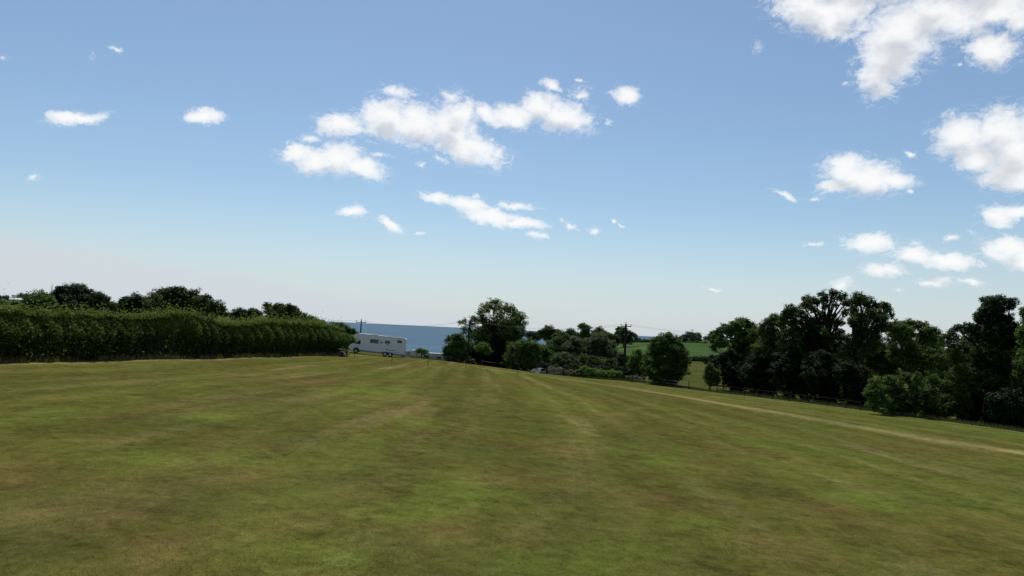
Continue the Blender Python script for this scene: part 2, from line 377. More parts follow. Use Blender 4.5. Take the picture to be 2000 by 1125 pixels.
# ------------------------------------------------------------------ ground materials
FIELD_GAIN = 1.57
def mat_field():
    m, t, p = material('mown_grass', rough=1.0, spec=.0)
    co = m.node_tree.nodes.new('ShaderNodeNewGeometry').outputs['Position']
    s = t.attr('lane'); v = t.attr('along')
    lane = t.comb(t.m('MULTIPLY', s, 1.0), t.m('MULTIPLY', v, .0011), 0)
    big = t.noise(co, .085, 4, .6, dist=.6)
    mid = t.noise(t.vm('ADD', co, (31, 7, 0)), .38, 5, .62, dist=.5)
    mid2 = t.noise(t.vm('ADD', co, (3, 57, 9)), .9, 4, .6, dist=.4)
    small = t.noise(co, 4.5, 5, .68)
    tiny = t.noise(co, 38, 4, .72)
    st = t.noise(lane, 38, 5, .62)
    st2 = t.noise(t.comb(t.m('MULTIPLY', s, 1.0), t.m('MULTIPLY', v, .0016), 4.0), 15, 3, .5)
    base = t.mix(t.ss(big, .34, .66), (.066, .061, .0150), (.058, .067, .0140))
    # right-hand half of the field is a little greener
    base = t.mix(t.ss(t.m('ADD', s, t.m('MULTIPLY', t.m('SUBTRACT', big, .5), .8)), .45, .95, 0, .45), base, (.056, .078, .0140))
    brown = t.m('MULTIPLY', t.ss(mid, .50, .68), t.ss(big, .62, .42))
    base = t.mix(t.m('MULTIPLY', brown, .6), base, (.084, .058, .0205))
    green = t.m('MULTIPLY', t.ss(mid, .48, .30), t.ss(mid2, .42, .62))
    base = t.mix(t.m('MULTIPLY', green, .55), base, (.050, .083, .0125))
    lush = t.m('MULTIPLY', t.ss(t.noise(t.vm('ADD', co, (90, 11, 2)), .21, 3, .55, dist=.4), .63, .75), t.ss(mid2, .38, .55))
    base = t.mix(t.m('MULTIPLY', lush, .4), base, (.092, .118, .0135))
    dark = t.ss(t.noise(t.vm('ADD', co, (5, 200, 2)), .55, 5, .65, dist=.6), .55, .72)
    base = t.mix(t.m('MULTIPLY', dark, .35), base, (.034, .041, .011))
    straw = t.m('MULTIPLY', t.ss(st, .50, .70), t.ss(small, .2, .6, .35, 1))
    base = t.mix(t.m('MULTIPLY', straw, .78), base, (.118, .096, .040))
    base = t.mix(t.m('MULTIPLY', t.ss(st2, .56, .42), .5), base, (.043, .043, .011))
    brk = t.ss(mid2, .3, .62, .25, 1)
    base = t.mix(t.m('MULTIPLY', t.m('MULTIPLY', t.attr('lush'), brk), .7), base, (.074, .100, .0155))
    base = t.mix(t.m('MULTIPLY', t.m('MULTIPLY', t.attr('parched'), brk), .55), base, (.092, .064, .024))
    base = t.mix(t.m('MULTIPLY', t.m('MULTIPLY', t.attr('rank'), brk), .45), base, (.034, .040, .012))
    ft = t.m('MULTIPLY', t.attr('faint'), t.ss(small, .2, .7))
    base = t.mix(t.m('MULTIPLY', ft, .22), base, (.125, .102, .040))
    edge = t.m('MULTIPLY', t.attr('margin'), t.ss(mid2, .25, .65, .35, 1))
    base = t.mix(t.m('MULTIPLY', edge, .8), base, (.170, .140, .055))
    tr = t.m('MULTIPLY', t.attr('track'), t.ss(small, .15, .6, .45, 1))
    base = t.mix(t.m('MULTIPLY', tr, .88), base, (.175, .148, .060))
    # close up: single tufts and dead blades
    m3 = t.noise(t.vm('ADD', co, (61, 5, 2)), 1.7, 5, .66, dist=.7)
    m4 = t.noise(t.vm('ADD', co, (8, 71, 5)), .48, 4, .6, dist=.5)
    spk = t.m('MULTIPLY_ADD', t.m('SUBTRACT', tiny, .46), .55, t.m('MULTIPLY', t.m('SUBTRACT', small, .5), .95))
    spk = t.m('MULTIPLY_ADD', t.m('SUBTRACT', t.noise(t.vm('ADD', co, (2, 9, 40)), 13, 4, .7, dist=.6), .5), 1.25, spk)
    spk = t.m('ADD', spk, t.m('MULTIPLY_ADD', t.m('SUBTRACT', m3, .5), 1.5, t.m('MULTIPLY', t.m('SUBTRACT', m4, .5), .9)))
    # passes of the mower lie the grass over one way and the other
    mow = t.m('SINE', t.m('MULTIPLY_ADD', s, 150.0, t.m('MULTIPLY', t.m('SUBTRACT', t.noise(lane, 9, 3, .5), .5), 9.0)))
    spk = t.m('MULTIPLY_ADD', t.ss(mow, -.75, .75, -1, 1), t.ss(mid, .25, .7, .02, .095), spk)
    gain = t.m('ADD', 1.0, spk)
    gain = t.m('MULTIPLY', t.m('MAXIMUM', gain, .5), FIELD_GAIN)
    base = t.mix(1.0, base, t.comb(t.m('MULTIPLY', gain, .99), t.m('MULTIPLY', gain, .965), t.m('MULTIPLY', gain, 1.0)), 'MULTIPLY')
    flower = t.ss(t.noise(t.vm('ADD', co, (17, 3, 1)), 26, 2, .5), .79, .82)
    base = t.mix(t.m('MULTIPLY', flower, t.m('MULTIPLY', .5, t.ss(mid2, .4, .6))), base, (.32, .32, .22))
    t.l.new(base, p.inputs['Base Color'])
    b = m.node_tree.nodes.new('ShaderNodeBump'); b.inputs['Strength'].default_value = .3; b.inputs['Distance'].default_value = .03
    t.l.new(t.m('ADD', t.m('MULTIPLY', small, 1.2), tiny), b.inputs['Height']); t.l.new(b.outputs[0], p.inputs['Normal'])
    return m
def mat_rough():
    m, t, p = material('rough_grass', rough=1.0, spec=.0)
    co = m.node_tree.nodes.new('ShaderNodeNewGeometry').outputs['Position']
    a = t.noise(co, .05, 5, .6, dist=.5); b = t.noise(co, .6, 6, .68, dist=.4); c = t.noise(co, 6, 4, .7)
    base = t.mix(t.ss(a, .35, .65), (.050, .070, .017), (.085, .085, .026))
    base = t.mix(t.ss(b, .45, .7, 0, .6), base, (.120, .100, .038))
    base = t.mix(t.ss(c, .55, .7, 0, .6), base, (.030, .035, .011))
    t.l.new(base, p.inputs['Base Color'])
    bp = m.node_tree.nodes.new('ShaderNodeBump'); bp.inputs['Strength'].default_value = 1; bp.inputs['Distance'].default_value = .3
    t.l.new(b, bp.inputs['Height']); t.l.new(bp.outputs[0], p.inputs['Normal'])
    return m
def mat_crop():
    m, t, p = material('green_crop', rough=1.0, spec=.0)
    co = m.node_tree.nodes.new('ShaderNodeNewGeometry').outputs['Position']
    a = t.noise(co, .018, 4, .6, dist=.8); b = t.noise(t.vm('MULTIPLY', co, (.35, .06, 1)), 1.2, 5, .6)
    base = t.mix(t.ss(a, .38, .62), (.040, .085, .026), (.066, .103, .035))
    base = t.mix(t.ss(b, .45, .72, 0, .55), base, (.105, .130, .065))
    t.l.new(base, p.inputs['Base Color'])
    return m
def mat_sea():
    m, t, p = material('sea_water', rough=.55, spec=.25)
    p.inputs['IOR'].default_value = 1.33
    co = m.node_tree.nodes.new('ShaderNodeNewGeometry').outputs['Position']
    a = t.noise(t.vm('MULTIPLY', co, (.00035, .0011, 1)), 1.0, 5, .6, dist=.7)
    b = t.noise(t.vm('MULTIPLY', co, (.004, .02, 1)), 1.0, 5, .6)
    base = t.mix(t.ss(a, .35, .66), (.011, .066, .118), (.025, .092, .150))
    base = t.mix(t.ss(b, .5, .75, 0, .35), base, (.008, .050, .098))
    t.l.new(base, p.inputs['Base Color'])
    bp = m.node_tree.nodes.new('ShaderNodeBump'); bp.inputs['Strength'].default_value = .6; bp.inputs['Distance'].default_value = .8
    t.l.new(t.noise(t.vm('MULTIPLY', co, (.25, .45, 1)), 1, 4, .6), bp.inputs['Height']); t.l.new(bp.outputs[0], p.inputs['Normal'])
    return m
M_FIELD, M_ROUGH, M_CROP, M_SEA = mat_field(), mat_rough(), mat_crop(), mat_sea()

# ------------------------------------------------------------------ land, field, crop hill, sea
def grid_faces(n, m):
    i = np.arange(n-1)[:, None]*m+np.arange(m-1)[None]
    return np.stack([i, i+1, i+m+1, i+m], -1).reshape(-1, 4)
def build_land():
    R = np.r_[np.geomspace(2.5, 40, 30)[:-1], np.geomspace(40, 700, 230)[:-1], np.geomspace(700, 3600, 40)]
    A = np.linspace(-math.pi, math.pi, 721)
    RR, AA = np.meshgrid(R, A, indexing='ij'); x = (RR*np.sin(AA)).ravel(); y = (RR*np.cos(AA)).ravel()
    z = ground(x, y)
    ins = inside(x, y, BND); d, _ = seg_dist(np.c_[x, y], BND)
    z = z-np.where(ins, np.clip(d/2.0, .03, 1)*.35, 0.0)
    V = np.c_[x, y, z]; F = grid_faces(len(R), len(A))
    c = len(V); V = np.vstack([V, [[0, 0, float(z[:len(A)].mean())]]])
    o = mesh_np('ground', V, F, M_ROUGH, smooth=True)
    tag(o, kind='structure')
build_land()
PATCHES = {'lush': [(915,958,1.3),(840,985,1.0),(780,1000,.9),(820,826,1.2),(415,812,1.6),(500,905,1.2),(260,900,1.2),(60,815,1.6),(1010,1085,.7),(700,1010,.8),(560,1060,.7),(1140,1095,.7),(1290,900,1.3),(1560,920,1.5),(1700,980,1.3),(1350,1020,.9),(660,1090,.6),(1250,1070,.6),(720,765,2),(1120,790,2.2)],
 'parched': [(55,945,1.3),(190,985,1.0),(330,1060,.8),(240,1010,.8),(870,1045,.9),(1010,1050,.6),(630,1020,.7),(700,955,.9),(350,800,1.6),(480,925,1.0),(1000,935,1.1),(90,1000,1.0),(1480,1060,.9),(600,745,3),(250,745,2.2),(1090,880,1.2),(1620,1000,1.0),(520,1045,.6),(1300,985,1.0)],
 'rank': [(650,940,1.2),(1120,985,1.0),(1080,910,1.2),(930,870,1.3),(130,970,.9),(40,1060,.9),(400,990,.8),(750,1080,.6),(1130,1040,.7),(1500,960,1.0),(300,830,1.5),(560,850,1.3),(960,1100,.5),(1700,1060,.9),(1000,800,2.0)]}
FIELD_STEP = .42
def build_field():
    xs = np.arange(-46, 62, FIELD_STEP); ys = np.arange(-14, 118, FIELD_STEP)
    X, Y = np.meshgrid(xs, ys, indexing='ij'); P = np.c_[X.ravel(), Y.ravel()]
    ins = inside(P[:, 0], P[:, 1], BND); F = grid_faces(len(xs), len(ys)); F = F[ins[F].any(1)]
    used = np.unique(F); out = used[~ins[used]]
    _, near = seg_dist(P[out], BND); P[out] = near
    remap = -np.ones(len(P), int); remap[used] = np.arange(len(used)); P = P[used]; F = remap[F]
    x, y = P.T; z = ground(x, y)+.012
    d, _ = seg_dist(P, BND)
    td, _ = seg_dist(P, TRACK, False)
    wob = .25*np.sin(y*.35)+.15*np.sin(y*.9+x)
    track = np.exp(-(td/(.95+.2*wob))**2)*np.clip(.75+.25*np.sin(y*.21), 0, 1)
    f = np.zeros(len(P))
    for q in FAINT:
        fd, _ = seg_dist(P, q, False); f = np.maximum(f, np.exp(-(fd/.35)**2))
    pat = {}
    for kk, lst in PATCHES.items():
        g = np.zeros(len(P))
        for px, py, r in lst:
            c = on_ground(px, py); g = np.maximum(g, np.exp(-(((x-c[0])/r)**2+((y-c[1])/(r*1.5))**2)))
        pat[kk] = g
    xl = np.interp(y, [-14, 22, 45, 98, 120], [-44, -36.5, HEDGE_A[0], HEDGE_B[0], -18])
    xr = np.interp(y, [-14, 18, 42, 60, 75, 100, 115], [60, 56, 49, 42, 34.1, 23.8, 12])
    lane = (x-xl)/np.maximum(4, xr-xl)
    tag(mesh_np('field', np.c_[x, y, z], F, M_FIELD, attrs={**pat, 'track': track, 'faint': f, 'lane': lane, 'along': y,
        'margin': np.exp(-(d/.8)**2)}, smooth=True), kind='structure')
build_field()
def build_crop():
    n, m = 60, 90
    L = [(1196,232),(1215,240),(1240,236),(1300,226),(1350,226),(1400,228),(1425,228)]
    T = [(1192,330),(1215,392),(1240,392),(1300,392),(1350,392),(1400,380),(1425,380)]
    u = np.linspace(0, 1, n); P = []
    lo = np.array([at(*q)[:2] for q in L]); hi = np.array([at(*q)[:2] for q in T]); k = np.linspace(0, 1, len(L))
    for a in u:
        A = np.array([np.interp(a, k, lo[:, i]) for i in (0, 1)]); B = np.array([np.interp(a, k, hi[:, i]) for i in (0, 1)])
        P += [A+(B-A)*v for v in np.linspace(0, 1, m)]
    P = np.array(P); z = ground(*P.T)+.25
    tag(mesh_np('hill', np.c_[P, z], grid_faces(n, m), M_CROP, smooth=True), kind='structure')
build_crop()
def build_sea():
    zs = CZ-62.; xs = np.r_[-90000, -20000, -4000, 0, 4000, 20000, 90000]; ys = np.r_[700, 2000, 6000, 20000, 90000]
    X, Y = np.meshgrid(xs, ys, indexing='ij')
    tag(mesh_np('sea', np.c_[X.ravel(), Y.ravel(), np.full(X.size, zs)], grid_faces(len(xs), len(ys)), M_SEA), kind='structure')
build_sea()

# ------------------------------------------------------------------ vegetation
def mat_leaf(name, dark, mid, light, trans=.35):
    m = bpy.data.materials.new(name); m.use_nodes = True
    t = NT(m.node_tree); n = m.node_tree.nodes; p = n['Principled BSDF']
    tint = t.attr('tint')
    cr = n.new('ShaderNodeValToRGB'); e = cr.color_ramp.elements
    e[0].position = .08; e[0].color = (*dark, 1); e[1].position = .95; e[1].color = (*light, 1)
    k = e.new(.5); k.color = (*mid, 1)
    t.l.new(tint, cr.inputs[0]); t.l.new(cr.outputs[0], p.inputs['Base Color'])
    p.inputs['Roughness'].default_value = .6; p.inputs['Specular IOR Level'].default_value = .05
    tr = n.new('ShaderNodeBsdfTranslucent')
    t.l.new(t.mix(1.0, cr.outputs[0], (1.25, 1.35, .55), 'MULTIPLY'), tr.inputs['Color'])
    mx = n.new('ShaderNodeMixShader'); mx.inputs[0].default_value = trans
    out = n['Material Output']; t.l.new(p.outputs[0], mx.inputs[1]); t.l.new(tr.outputs[0], mx.inputs[2]); t.l.new(mx.outputs[0], out.inputs[0])
    return m
LEAF = {
 'oak':   mat_leaf('oak_leaf', (0.026, 0.048, 0.014), (0.048, 0.080, 0.021), (0.088, 0.128, 0.032), 0.26),
 'ash':   mat_leaf('ash_leaf', (0.045, 0.080, 0.021), (0.080, 0.128, 0.032), (0.136, 0.192, 0.051), 0.32),
 'bush':  mat_leaf('bush_leaf', (0.038, 0.072, 0.018), (0.067, 0.112, 0.026), (0.120, 0.184, 0.040), 0.30),
 'fresh': mat_leaf('fresh_leaf', (0.061, 0.112, 0.021), (0.104, 0.176, 0.032), (0.168, 0.248, 0.051), 0.35),
 'willow':mat_leaf('willow_leaf', (0.048, 0.074, 0.032), (0.083, 0.115, 0.051), (0.136, 0.168, 0.080), 0.28),
 'dull':  mat_leaf('dull_leaf', (0.048, 0.067, 0.029), (0.088, 0.106, 0.045), (0.144, 0.152, 0.072), 0.22),
 'dark':  mat_leaf('dark_leaf', (0.016, 0.030, 0.012), (0.027, 0.047, 0.016), (0.049, 0.073, 0.024), 0.17),
 'shade_dark': mat_leaf('shade_dark_leaf', (.009, .018, .006), (.015, .028, .009), (.030, .048, .015), .15),  # undergrowth leaf colour darkened to stand in for shade under the trees
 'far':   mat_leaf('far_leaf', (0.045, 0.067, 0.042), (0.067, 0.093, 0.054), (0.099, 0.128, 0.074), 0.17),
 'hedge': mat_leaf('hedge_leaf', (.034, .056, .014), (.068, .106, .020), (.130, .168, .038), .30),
 'straw': mat_leaf('dry_grass', (0.090, 0.072, 0.026), (0.165, 0.135, 0.055), (0.240, 0.200, 0.095), .35),
 'tuft':  mat_leaf('green_grass_blade', (.085, .088, .022), (.125, .122, .032), (.190, .165, .065), .62),
}
M_BARK = plain('bark', (.055, .046, .036), .9, .1, var=.35, scale=5)
M_BARK_DARK = plain('dark_bark', (.030, .025, .020), .9, .1, var=.35, scale=5)

def leaf_quads(C, size, rg, up=.35, outdir=None, aspect=.62):
    """kite-shaped leaves at the points C, turned at random with a lean upwards and outwards"""
    n = len(C)
    nrm = rg.normal(size=(n, 3)); nrm /= np.linalg.norm(nrm, axis=1)[:, None]
    nrm[:, 2] = np.abs(nrm[:, 2])*.6+nrm[:, 2]*.4
    nrm[:, 2] += up
    if outdir is not None: nrm += outdir*.55
    nrm /= np.linalg.norm(nrm, axis=1)[:, None]
    t = rg.normal(size=(n, 3)); t -= (t*nrm).sum(1)[:, None]*nrm; t /= np.linalg.norm(t, axis=1)[:, None]
    b = np.cross(nrm, t)
    s = np.asarray(size)*rg.uniform(.6, 1.35, n)[:, None]
    w = s*aspect*.5
    V = np.empty((n, 4, 3))
    V[:, 0] = C-t*s*.5; V[:, 1] = C+b*w-nrm*s*.08; V[:, 2] = C+t*s*.5; V[:, 3] = C-b*w-nrm*s*.08
    return V.reshape(-1, 3), np.arange(n*4).reshape(n, 4)

def crown_points(lobes, leaf, rg, dens=1.0, ragged=1.0):
    """leaf positions gathered in clumps round the shells of ellipsoid lobes (x, y, z, rx, ry, rz)"""
    P, O, T = [], [], []
    for (x, y, z, rx, ry, rz) in lobes:
        rm = (rx*ry*rz)**(1/3)
        cl = max(leaf*1.5, min(.30*rm, leaf*3.6))                         # clump radius
        area = 4*math.pi*rm*rm
        nleaf = int(dens*area/(leaf*leaf*.31)*1.7)
        ncl = max(6, int(area/(cl*cl*2.0)))
        d = rg.normal(size=(ncl, 3)); d /= np.linalg.norm(d, axis=1)[:, None]
        rr = rg.uniform(.52, 1.0, ncl)**.6*(1+ragged*.16*rg.normal(size=ncl))
        cc = d*rr[:, None]
        tint = rg.normal(.5, .17, ncl)
        k = rg.integers(0, ncl, nleaf)
        off = rg.normal(size=(nleaf, 3)); off /= np.linalg.norm(off, axis=1)[:, None]
        off *= (rg.uniform(0, 1, nleaf)**.5)[:, None]*cl*np.array([1.15, 1.15, .8])
        p = cc[k]*np.array([rx, ry, rz])+off+np.array([x, y, z])
        P.append(p); O.append(d[k]); T.append(tint[k]+rg.normal(0, .13, nleaf))
    return np.vstack(P), np.vstack(O), np.concatenate(T)

def limb_mesh(name, paths, mat, parent, n=6):
    """tapered limbs: each path is a list of (point, radius)"""
    V, F = [], []; base = 0
    for path in paths:
        pts = np.array([p for p, r in path], float); rad = [r for p, r in path]
        for i, (p, r) in enumerate(zip(pts, rad)):
            d = pts[min(i+1, len(pts)-1)]-pts[max(i-1, 0)]; d /= max(1e-6, np.linalg.norm(d))
            a = np.cross(d, [.3, 1, .2]); a /= max(1e-6, np.linalg.norm(a)); b = np.cross(d, a)
            for k in range(n):
                th = 2*math.pi*k/n; V.append(p+r*(a*math.cos(th)+b*math.sin(th)))
        for i in range(len(pts)-1):
            for k in range(n):
                q = base+i*n; F.append((q+k, q+(k+1) % n, q+n+(k+1) % n, q+n+k))
        base += len(pts)*n
    return mesh_np(name, np.array(V), np.array(F), mat, parent, smooth=True)
def bend(a, b, r0, r1, rg, k=6, sag=.12):
    a, b = np.array(a, float), np.array(b, float); L = np.linalg.norm(b-a)
    m = (a+b)/2+rg.normal(size=3)*L*.07+np.array([0, 0, L*sag])
    return [((1-u)**2*a+2*u*(1-u)*m+u*u*b+rg.normal(size=3)*L*.012, r0+(r1-r0)*u) for u in np.linspace(0, 1, k)]

SEED = [100]
def tree(name, D, lobes, leaf, kind, label, cat='tree', group=None, base=None, dens=1.0, depth=1.0, trunk_r=None, sink=0.0,
         bark=None, up=.75, sub=3, twigs=True, ragged=1.0, fill=1.7):
    """a tree or shrub: trunk, limbs and a crown of leaves.  lobes are (px, py, r) or (px, py, rx, ry) as seen in the
    photograph, D metres ahead; each is given a depth of its own, so the crown is as deep as it is wide"""
    SEED[0] += 1; rg = np.random.default_rng(SEED[0])
    L = []; k = D/FPX
    xs = [l[0] for l in lobes]; wid = (max(xs)-min(xs))*k*.5
    for l in lobes:
        rx = l[2]*k*.94; rz = (l[3] if len(l) > 3 else l[2])*k*.94
        dz = rg.uniform(-1, 1)*min(wid*.65, 4.5)*depth
        c = W(l[0], l[1], D+dz); s = (D+dz)/D
        ry = rx*rg.uniform(.9, 1.25)
        L.append((c[0], c[1], c[2], rx*s, ry*s, rz*s))
        for j in range(sub):                                     # smaller bunches standing out of the lobe
            d = rg.normal(size=3); d /= np.linalg.norm(d); d[2] = abs(d[2])*.8+d[2]*.2
            q = rg.uniform(.30, .5); e = rg.uniform(.60, .84)
            L.append((c[0]+d[0]*rx*e, c[1]+d[1]*ry*e, c[2]+d[2]*rz*e, rx*q, ry*q, rz*q*.9))
    main_n = [l for l in L[::sub+1]]
    for j in range(int(fill*len(main_n))):                       # lesser bunches filling the crown between the big ones
        a = main_n[rg.integers(len(main_n))]
        near = sorted(main_n, key=lambda q: (q[0]-a[0])**2+(q[2]-a[2])**2)[1:5]
        if not near: break
        b = near[rg.integers(len(near))]; u = rg.uniform(.3, .7)
        if math.hypot(a[0]-b[0], a[2]-b[2]) > 1.9*(a[3]+b[3]): continue
        r = min(a[3], b[3])*rg.uniform(.7, 1.0)
        L.append((a[0]+(b[0]-a[0])*u, a[1]+(b[1]-a[1])*u+rg.normal(0, .5)*r, a[2]+(b[2]-a[2])*u, r, r, r*.9))
    bx = base if base is not None else sum(xs)/len(xs)
    X, Y, _ = at(bx, D); Z = gz(X, Y)-sink
    e = empty(name, (X, Y, Z), 0, label, cat, group)
    P, O, T = crown_points(L, leaf, rg, dens, ragged)
    keep = P[:, 2] > ground(P[:, 0], P[:, 1])-.1; P, O, T = P[keep], O[keep], T[keep]
    V, F = leaf_quads(P-np.array([X, Y, Z]), leaf, rg, up, O)
    crown = mesh_np('crown', V, F, LEAF[kind], e, attrs={'tint': np.repeat(T, 4)})
    A = np.array(L)
    top = A[:, 2].max(); h = top-Z
    tr = trunk_r or max(.05, h*.028)
    fork = np.array([X, Y, Z+h*rg.uniform(.25, .36)])
    main = max(range(len(L)), key=lambda i: L[i][2]-abs(L[i][0]-X)*.6)
    o = np.array([X, Y, Z])
    paths = [bend([0, 0, -.3], fork-o, tr*1.25, tr*.85, rg, 5, .0), bend(fork-o, A[main, :3]-o, tr*.8, tr*.15, rg, 6, .02)]
    limb_mesh('trunk', paths, bark or M_BARK_DARK, e)
    if twigs:
        big = range(0, len(lobes)*(sub+1), sub+1)
        paths = []
        for i in big:
            s = fork+(A[main, :3]-fork)*rg.uniform(0, .55)
            paths.append(bend(s-o, A[i, :3]-o, tr*.42, tr*.10, rg, 6, .06))
            for j in range(2):
                d = rg.normal(size=3); d /= np.linalg.norm(d); d[2] = abs(d[2])
                m = (s+A[i, :3])/2-o if j else A[i, :3]-o
                paths.append(bend(m, A[i, :3]-o+d*A[i, 3:]*.9, tr*.16, tr*.04, rg, 4, .03))
        limb_mesh('limb', paths, bark or M_BARK_DARK, e, 5)
    return e

# ---- trees beyond the left-hand hedge
GL = 'trees beyond the left hedge'
tree('broadleaf_tree', 110, [(72,581,17),(58,592,14),(88,590,15),(72,598,22),(98,596,8)], .30, 'bush', 'rounded light green tree left of the large dark tree behind the hedge', group=GL)
tree('broadleaf_tree', 116, [(128,570,16),(150,571,19),(110,576,11),(172,580,17),(194,584,13),(205,586,8),(130,590,28),(178,595,28),(152,598,32)], .30, 'dark', 'broad dark tree just right of the thin mast, behind the left hedge', group=GL)
tree('shrub', 130, [(214,597,12),(236,603,13),(225,606,16)], .32, 'bush', 'low green shrub in the dip between two dark trees behind the hedge', 'shrub', group=GL)
tree('broadleaf_tree', 105, [(246,589,11),(264,585,12),(282,592,13),(256,602,22),(244,606,13)], .28, 'dark', 'dark bushy tree in the left half of the tall clump behind the hedge', group=GL)
tree('oak_tree', 100, [(312,580,19),(347,576,18),(328,573,13),(375,580,17),(398,591,17),(421,600,15),(438,611,9),(350,600,36),(304,601,24),(402,612,18)], .27, 'oak', 'largest dark oak behind the hedge, its crown sloping down to the right', group=GL, base=355)
tree('broadleaf_tree', 140, [(466,611,10),(488,613,9),(476,621,12),(455,617,7)], .33, 'dark', 'small dark tree in the gap right of the largest oak behind the hedge', group=GL)
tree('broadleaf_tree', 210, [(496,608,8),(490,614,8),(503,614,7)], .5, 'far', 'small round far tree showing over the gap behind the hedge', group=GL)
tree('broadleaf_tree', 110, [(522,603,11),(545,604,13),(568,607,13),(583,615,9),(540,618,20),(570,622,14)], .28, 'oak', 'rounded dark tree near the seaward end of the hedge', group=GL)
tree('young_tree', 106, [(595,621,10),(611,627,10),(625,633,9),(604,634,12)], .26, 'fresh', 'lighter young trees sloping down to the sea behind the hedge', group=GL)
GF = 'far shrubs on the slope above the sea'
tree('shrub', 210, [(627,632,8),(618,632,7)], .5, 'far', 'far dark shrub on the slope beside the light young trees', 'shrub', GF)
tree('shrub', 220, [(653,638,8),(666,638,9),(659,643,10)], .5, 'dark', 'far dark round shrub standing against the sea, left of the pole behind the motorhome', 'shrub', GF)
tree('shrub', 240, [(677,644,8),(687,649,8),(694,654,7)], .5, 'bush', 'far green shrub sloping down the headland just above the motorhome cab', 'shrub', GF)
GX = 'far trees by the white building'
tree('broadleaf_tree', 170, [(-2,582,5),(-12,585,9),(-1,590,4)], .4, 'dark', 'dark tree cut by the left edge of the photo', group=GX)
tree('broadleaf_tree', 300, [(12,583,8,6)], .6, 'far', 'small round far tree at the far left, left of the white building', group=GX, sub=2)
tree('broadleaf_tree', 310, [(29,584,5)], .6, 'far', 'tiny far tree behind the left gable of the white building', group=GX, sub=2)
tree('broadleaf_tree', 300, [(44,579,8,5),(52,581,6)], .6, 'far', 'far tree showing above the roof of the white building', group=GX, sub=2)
def far_hedge(pxs, pys, D, hh, kind, label, leaf=.5, group=None):
    tree('hedgerow', D, [(px, py, hh*1.7, hh) for px, py in zip(pxs, pys)], leaf, kind, label, 'hedge', group, depth=.15, sub=1, twigs=False)
far_hedge(range(-30, 48, 9), [591+i*.35 for i in range(9)], 210, 4, 'bush', 'low far hedgerow running below the white building', .45)

